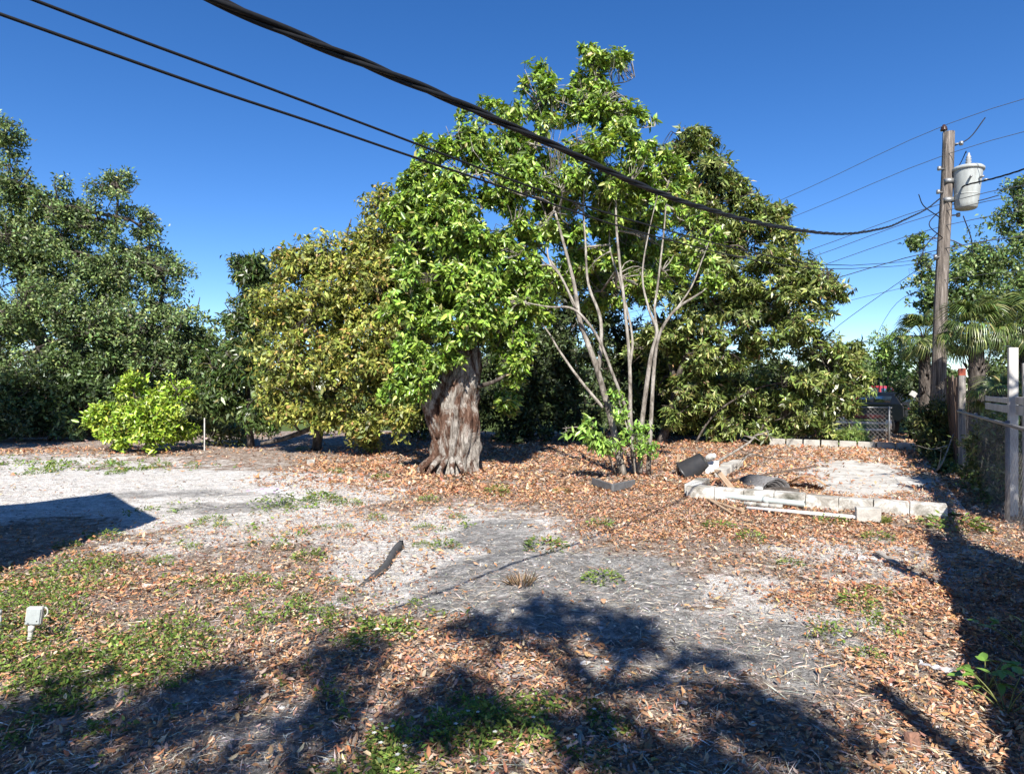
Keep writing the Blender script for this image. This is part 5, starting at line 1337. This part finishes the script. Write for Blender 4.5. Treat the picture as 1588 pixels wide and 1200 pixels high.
# transformer can
tcx = at(1497, 292, 15.3) - PB
tz = tcx[2]
Mt = Matrix.Translation(Vector((tcx[0], tcx[1], tz - .5))) @ Matrix.Rotation(math.radians(3), 4, 'Y')
B = Buf(); lathe(B, [(0, 0), (.2, 0), (.225, .02), (.24, .12), (.3, .88), (.3, .92)], 32, Mt); tr = B.build('transformer', M['transformer'], up, True)
B = Buf(); lathe(B, [(.305, .89), (.335, .9), (.335, .95), (.3, .985), (.15, 1.03), (0, 1.04)], 32, Mt); B.build('lid', M['transformer'], tr, True)
B = Buf(); lathe(B, [(.05, 1.03), (.075, 1.05), (.045, 1.09), (.07, 1.11), (.042, 1.15), (.065, 1.17), (.038, 1.21), (.055, 1.23), (.03, 1.27), (.02, 1.33), (0, 1.34)], 16, Mt); B.build('bushing', M['bushing'], tr, True)
B = Buf(); lathe(B, [(.25, .30), (.262, .31), (.263, .33), (.255, .34)], 32, Mt); B.build('band', M['transformer'], tr, True)
for zz in (.25, .7):
    B = Buf(); p = pol(tz - .5 + zz); box(B, (np.array([tcx[0] - .3, tcx[1], tz - .5 + zz]) + p) / 2, (abs(tcx[0] - .3 - p[0]) + .2, .1, .1)); B.build('bracket', M['galvanised'], tr)
for an in (-.5, -1.3, -2.0):
    B = Buf(); p = Vector((math.cos(an) * .31, math.sin(an) * .31, .66)); q = Vector((math.cos(an) * .4, math.sin(an) * .4, .66))
    tube(B, np.array([np.array(Mt @ p), np.array(Mt @ q)]), .028, 8); B.build('terminal', M['galvanised'], tr)
# top insulator
ti = pol(PTl[2]); ip = np.array([ti[0] - .11, ti[1], ti[2]])
B = Buf(); tube(B, np.array([ip + [0, 0, -.35], ip + [0, 0, .05]]), .018, 8); B.build('pin', M['galvanised'], up)
B = Buf(); lathe(B, [(.03, .03), (.075, .04), (.08, .07), (.05, .08), (.07, .1), (.06, .13), (.035, .15), (.03, .18), (0, .19)], 16, Matrix.Translation(Vector(ip))); B.build('insulator', M['porcelain'], up, True)
for z_, s in ((PTl[2] - .3, 1), (PTl[2] - .9, -1), (5.75, 1), (4.75, -1), (6.3, -1)):
    p = pol(z_); B = Buf(); tube(B, np.array([p + [s * .1, -.05, 0], p + [s * .24, -.1, 0]]), .018, 8); lathe(B, [(0, -.05), (.04, -.045), (.045, 0), (.04, .045), (0, .05)], 12, Matrix.Translation(Vector(p + [s * .25, -.1, 0]))); B.build('wire_clamp', M['galvanised'], up, True)
# fused cut-out arm and jumper
B = Buf(); p = pol(PTl[2] - .35); tube(B, catmull([p + [.1, 0, 0], p + [.45, -.1, .18], p + [.75, -.2, .62]], 6), .014, 6); B.build('jumper', M['wire_black'], up)
B = Buf(); p = pol(PTl[2] - 1.0); tube(B, catmull([p + [.1, 0, -.1], p + [.3, -.05, .25], tcx + [0, 0, .86], tcx + [0, 0, .82]], 6), .01, 6); B.build('jumper', M['wire_black'], up)
for q, (a_, b_, c_) in enumerate([((-.1, 0, 5.9), (-.5, -.2, 5.5), (-.1, -.1, 5.2)), ((-.1, 0, 5.7), (-.7, -.3, 5.9), (-.9, -.4, 6.15)), ((.3, -.2, 5.7), (.5, -.2, 5.2), (.55, -.2, 4.9)), ((-.1, 0, 5.4), (-.55, -.2, 5.0), (-.75, -.3, 4.6)), ((.1, -.1, 6.0), (.5, -.4, 6.0), (.9, -.5, 6.1))]):
    B = Buf(); z_ = [a_[2], b_[2], c_[2]]; tube(B, catmull([pol(k[2]) + [k[0], k[1], 0] for k in (a_, b_, c_)], 6), .012, 6); B.build('drip_loop', M['wire_black'], up)

# service drop: three twisted conductors
sc = thing('service_cable', 'thick black twisted service cable sagging across the sky to the utility pole', 'cable', (0, 0, 0))
def cable_path(p0, p1, sight, start, end, per=24):
    """heights sighted along the plan line p0-p1"""
    q = catmull(np.array([(x_, y_, 0) for x_, y_ in sight], float), per)
    p0 = np.array(p0, float); dv = np.array(p1, float) - p0; out = []
    for x_, y_, _ in q:
        u = (x_ - 794) / 1000.0
        t = (u * p0[1] - p0[0]) / (dv[0] - u * dv[1]); d = p0[1] + dv[1] * t
        out.append((u * d, d, CAM_H + (600 - y_) * d / 1000.0))
    out = np.array(out)
    return np.vstack([catmull(np.array([start, (np.array(start) + out[0]) / 2, out[0]]), 10)[:-1], out, catmull(np.array([out[-1], (np.array(end) + out[-1]) / 2 - [0, 0, .05], end]), 12)[1:]])
atp = PB + pol(6.15) + np.array([-.2, -.12, 0])
cp = cable_path((-.826, 1.8), atp[:2], [(300, -14), (420, 40), (560, 97), (700, 156), (850, 222), (1000, 291), (1100, 326), (1200, 351), (1300, 363), (1370, 354), (1405, 340)], (-2.75, -.9, 2.8), atp)
seg_l = np.concatenate([[0], np.cumsum(np.linalg.norm(np.diff(cp, axis=0), axis=1))])
Tn = unit(np.gradient(cp, axis=0)); U = unit(np.cross(Tn, [0, 0, 1.0])); Wv = np.cross(U, Tn)
for q in range(3):
    ph = seg_l * 2 * PI / .85 + q * 2 * PI / 3
    off = .0092 * (np.cos(ph)[:, None] * U + np.sin(ph)[:, None] * Wv)
    B = Buf(); tube(B, cp + off, .0092 if q < 2 else .0074, 7); B.build('strand', M['wire_black'], sc, True)
def wire(label, pts, r, mat='wire_black', per=14, name='overhead_wire'):
    B = Buf(); tube(B, catmull(np.array([np.asarray(q, float) for q in pts]), per), r, 6)
    return tag(B.build(name, M[mat], None, True), label, 'wire')
tel = PB + pol(4.75) + np.array([-.2, -.12, 0])
for lab, st_, sight, dz in (('upper of the two thin black wires crossing the sky from the upper left', (-3.3, -.9, 2.75), [(40, -4), (200, 57), (330, 105), (480, 161), (620, 214), (770, 271), (920, 324), (1050, 362), (1150, 388), (1250, 408), (1320, 412)], .05),
                            ('lower of the two thin black wires crossing the sky from the upper left', (-3.3, -.9, 2.65), [(-10, 19), (150, 76), (326, 138), (480, 189), (620, 237), (780, 291), (940, 345), (1050, 376), (1150, 400), (1250, 416), (1320, 417)], -.05)):
    B = Buf(); tube(B, cable_path((-1.05, 2.15), tel[:2], sight, st_, tel + [0, 0, dz]), .005, 6)
    tag(B.build('overhead_wire', M['wire_black'], None, True), lab, 'wire')
rc = thing('service_cable', 'short twisted black cable leaving the transformer toward the right edge', 'cable', (0, 0, 0))
cpr = catmull(np.array([PB + pol(6.35) + [.2, -.2, 0], at(1500, 287, 14.9), at(1545, 276, 14.2), at(1600, 258, 13.4), at(1700, 215, 12)]), 40)
sl_ = np.concatenate([[0], np.cumsum(np.linalg.norm(np.diff(cpr, axis=0), axis=1))]); Tr = unit(np.gradient(cpr, axis=0)); Ur = unit(np.cross(Tr, [0, 0, 1.0])); Wr = np.cross(Ur, Tr)
for q in range(3):
    ph = sl_ * 2 * PI / .6 + q * 2 * PI / 3
    B = Buf(); tube(B, cpr + .011 * (np.cos(ph)[:, None] * Ur + np.sin(ph)[:, None] * Wr), .01, 6); B.build('strand', M['wire_black'], rc, True)
LD = np.array([-.4, .9, 0])
for z_, sg, r, lab in ((PTl[2] + .17, .55, .007, 'topmost thin power wire running off the pole top insulator'), (PTl[2] - .55, .5, .007, 'second thin power wire crossing behind the transformer'), (6.05, .55, .008, 'thin wire leaving the pole beside the service cable'), (5.85, .6, .008, 'thin wire just below the service cable at the pole'), (5.5, .6, .008, 'thin wire leaving the pole midway below the transformer'), (4.95, .5, .011, 'thick telephone wire crossing the pole below the transformer'), (4.2, .45, .006, 'lowest faint wire crossing between the trees and the pole')):
    c0 = PB + pol(min(z_, PTl[2])) + np.array([-.05, -.1, max(0, z_ - PTl[2])])
    e1 = c0 + LD * 42; e2 = c0 - LD * 26
    pts = []
    for t in np.linspace(1, 0, 8): p = c0 + (e2 - c0) * t; p[2] -= sg * 1.6 * 4 * t * (1 - t) * .5; pts.append(p)
    for t in np.linspace(.1, 1, 9): p = c0 + (e1 - c0) * t; p[2] -= sg * 4 * 4 * t * (1 - t) * .5; pts.append(p)
    wire(lab, pts, r, 'wire_grey', 4, 'power_line')
wire('guy wire slanting from the pole down into the right tree', [PB + pol(4.9), at(1300, 505, 18.5), at(1240, 565, 19.5)], .008, 'wire_grey', 6)
wire('thin drop wire falling beside the pole toward the palms', [PB + pol(4.1), at(1390, 470, 17.5), at(1345, 545, 20)], .006, 'wire_grey', 6)
mast = thing('service_mast', 'wooden service mast behind the viewer holding the wires', 'mast', (-2.95, -1.0, 0))
B = Buf(); tube(B, np.array([(0, 0, -.1), (0, 0, 3.1)]), .06, 12); B.build('mast_pole', M['grey_wood'], mast, True)
B = Buf(); box(B, (0, 0, 2.8), (.9, .09, .09)); B.build('cross_bar', M['grey_wood'], mast)

# ------------------------------------------------------------------ shed at the left whose shadow falls on the sand
shx = (-8.1, -4.5); shy = (1.2, 5.15)
sd = thing('garden_shed', 'small gabled garden shed just outside the left of the picture', 'shed', ((shx[0] + shx[1]) / 2, (shy[0] + shy[1]) / 2, 0))
w2 = (shx[1] - shx[0]) / 2 - .1; l2 = (shy[1] - shy[0]) / 2 - .1
B = Buf(); eh = 2.62; rh = 4.2
V = [(-w2, -l2, 0), (w2, -l2, 0), (w2, l2, 0), (-w2, l2, 0), (-w2, -l2, eh), (w2, -l2, eh), (w2, l2, eh), (-w2, l2, eh), (0, -l2, rh), (0, l2, rh)]
B.add(np.array(V), [(0, 1, 5, 4), (1, 2, 6, 5), (2, 3, 7, 6), (3, 0, 4, 7)], [(4, 5, 8), (6, 7, 9)]); B.build('wall', M['shed_wall'], sd)
for s in (-1, 1):
    B = Buf(); sl = math.atan2(rh - eh, w2); L_ = math.hypot(rh - eh, w2) + .15
    V = np.array([(0, -l2 - .1, rh + .05), (s * (w2 + .1), -l2 - .1, eh - .05), (s * (w2 + .1), l2 + .1, eh - .05), (0, l2 + .1, rh + .05)])
    V = np.vstack([V, V + [0, 0, .07]]); B.add(V, [(0, 1, 2, 3), (4, 7, 6, 5), (0, 4, 5, 1), (1, 5, 6, 2), (2, 6, 7, 3), (3, 7, 4, 0)]); B.build('roof_side', M['roof_tile'], sd)
dr = link('door', bev_mesh('door', (.04, .85, 2.0), .004, M['white_paint']), sd, (w2 + .02, .3, .02))
B = Buf(); lathe(B, [(0, 0), (.02, .0), (.03, .03), (0, .05)], 10, Matrix.Rotation(PI / 2, 4, 'Y')); h_ = B.build('handle', M['galvanised'], dr); h_.location = (.02, -.33, 1.0)
link('window', bev_mesh('window', (.03, .7, .6), .004, M['car_glass']), sd, (w2 + .015, -1.1, 1.3))

# ------------------------------------------------------------------ beyond the yard
hs = thing('cream_house', 'cream-walled house far behind the right tree', 'house', (13.2, 54, 0), .25)
B = Buf(); box(B, (0, 0, 1.4), (9, 6, 2.8)); B.build('wall', M['cream_wall'], hs)
B = Buf(); V = np.array([(-4.9, -3.5, 2.75), (4.9, -3.5, 2.75), (4.9, 3.5, 2.75), (-4.9, 3.5, 2.75), (-4.9, 0, 4.2), (4.9, 0, 4.2)])
B.add(V, [(0, 1, 5, 4), (2, 3, 4, 5), (0, 3, 2, 1)], [(0, 4, 3), (1, 2, 5)]); B.build('roof', M['roof_tile'], hs)
for xw in (-2.8, 0.4, 3.0):
    wn_ = link('window', bev_mesh('window', (1.1, .05, 1.1), .01, M['white_paint']), hs, (xw, -3.02, .95))
    link('pane', bev_mesh('pane', (.95, .02, .95), .004, M['car_glass']), wn_, (0, -.03, .075))

def car(name, label, loc, rz, paint, s=1.0, suv=True):
    r = thing(name, label, 'car', loc, rz)
    H = 1.72 if suv else 1.46
    # side outline, front at -x
    prof = [(-2.25, .42), (-2.3, .7), (-2.2, .92), (-1.05, 1.04), (-.35, H - .08), (-.1, H), (1.55, H - .03), (2.05, 1.1), (2.2, 1.0), (2.25, .45)]
    nP = len(prof); B = Buf(); V = []
    for (px_, pz_) in prof:
        wy = .9 if pz_ < 1.08 else .9 - (pz_ - 1.05) * .33
        V += [(px_, -wy, pz_), (px_, wy, pz_)]
    Q = [(2 * k, 2 * k + 1, 2 * k + 3, 2 * k + 2) for k in range(nP - 1)] + [(2 * nP - 2, 2 * nP - 1, 1, 0)]
    me_bm = bmesh.new(); vs = [me_bm.verts.new(v_) for v_ in V]
    for q in Q: me_bm.faces.new([vs[k] for k in q])
    me_bm.faces.new([vs[2 * k] for k in range(nP)]); me_bm.faces.new([vs[2 * k + 1] for k in reversed(range(nP))])
    bmesh.ops.recalc_face_normals(me_bm, faces=me_bm.faces[:])
    bmesh.ops.bevel(me_bm, geom=me_bm.edges[:], offset=.05, segments=2, affect='EDGES')
    me = bpy.data.meshes.new('body'); me_bm.to_mesh(me); me_bm.free(); me.materials.append(M[paint]); body = link('body', me, r)
    for sy in (-1, 1):
        for x0, x1 in ((-.55, .45), (.52, 1.45)):
            B = Buf(); z0, z1 = 1.1, H - .14
            xa = x0 + (.32 if x0 < 0 else 0); xb = x1
            V = np.array([(x0 - (.05 if x0 < 0 else 0), sy * .885, z0), (x1, sy * .885, z0), (xb, sy * (.9 - (z1 - 1.05) * .33 + .006), z1), (xa, sy * (.9 - (z1 - 1.05) * .33 + .006), z1)])
            V = np.vstack([V, V + [0, -sy * .05, 0]]); B.add(V, BOXQ); B.build('side_window', M['car_glass'], r)
        for xw in (-1.45, 1.4):
            B = Buf(); lathe(B, [(.2, -.1), (.31, -.11), (.34, -.08), (.34, .08), (.31, .11), (.2, .1)], 24, Matrix.Translation((xw, sy * .8, .34)) @ Matrix.Rotation(PI / 2, 4, 'X')); wh = B.build('wheel', M['tyre'], r, True)
            B = Buf(); lathe(B, [(0, -.09), (.2, -.1), (.21, 0), (.2, .1), (0, .09)], 18, Matrix.Translation((xw, sy * .8, .34)) @ Matrix.Rotation(PI / 2, 4, 'X')); B.build('rim', M['rim'], wh, True)
        link('headlight', bev_mesh('headlight', (.08, .3, .14), .02, M['head_light']), r, (-2.24, sy * .66, .74))
        link('tail_light', bev_mesh('tail_light', (.08, .2, .09), .02, M['tail_light']), r, (2.17, sy * .7, .84))
    for nm, a_, b_ in (('windscreen', (-1.0, 1.08), (-.4, H - .1)), ('rear_window', (2.02, 1.13), (1.6, H - .1))):
        B = Buf(); sx = -1 if nm == 'windscreen' else 1
        V = np.array([(a_[0] + sx * .03, -.8, a_[1]), (a_[0] + sx * .03, .8, a_[1]), (b_[0] + sx * .03, .66, b_[1]), (b_[0] + sx * .03, -.66, b_[1])])
        V = np.vstack([V, V - [sx * .05, 0, .02]]); B.add(V, BOXQ); B.build(nm, M['car_glass'], r)
    link('bumper', bev_mesh('bumper', (.12, 1.75, .18), .04, M[paint]), body, (2.24, 0, .42)); link('bumper', bev_mesh('bumper', (.12, 1.75, .18), .04, M[paint]), body, (-2.28, 0, .42))
    return r
car('parked_car', 'red car parked far beyond the chain-link fence at right', (19.0, 34.5, 0), .75, 'red_paint')
car('parked_car', 'dark car in deep shade left of the utility pole, red tail light showing', (14.1, 24.2, 0), -PI / 2 + .05, 'shade_dark_paint', suv=False)
board('lumber', 'upper long white board lying behind the far chain-link fence', (9.6, 21.3, .52), (11.9, 20.4, .5), .16, .05, M['white_paint'], 'board')
board('lumber', 'lower long white board lying behind the far chain-link fence', (9.5, 21.2, .3), (11.8, 20.3, .3), .16, .05, M['white_paint'], 'board')
board('lumber', 'red board stacked behind the far chain-link fence', (10.2, 21.6, .72), (12.0, 20.8, .7), .2, .12, M['red_paint'], 'board')
board('lumber', 'dark timber under the white boards behind the far chain-link fence', (9.7, 21.5, .12), (12.0, 20.6, .12), .3, .22, M['fence_wood'], 'board')
c = at(1413, 613, 17.2); o = link('white_carton', bev_mesh('white_carton', (.13, .1, .14), .01, M['white_plastic']), None, (c[0], c[1], 1.4)); o.rotation_euler = (.3, .5, .4)
tag(o, 'small white box hanging in the dark weeds left of the pole', 'box')
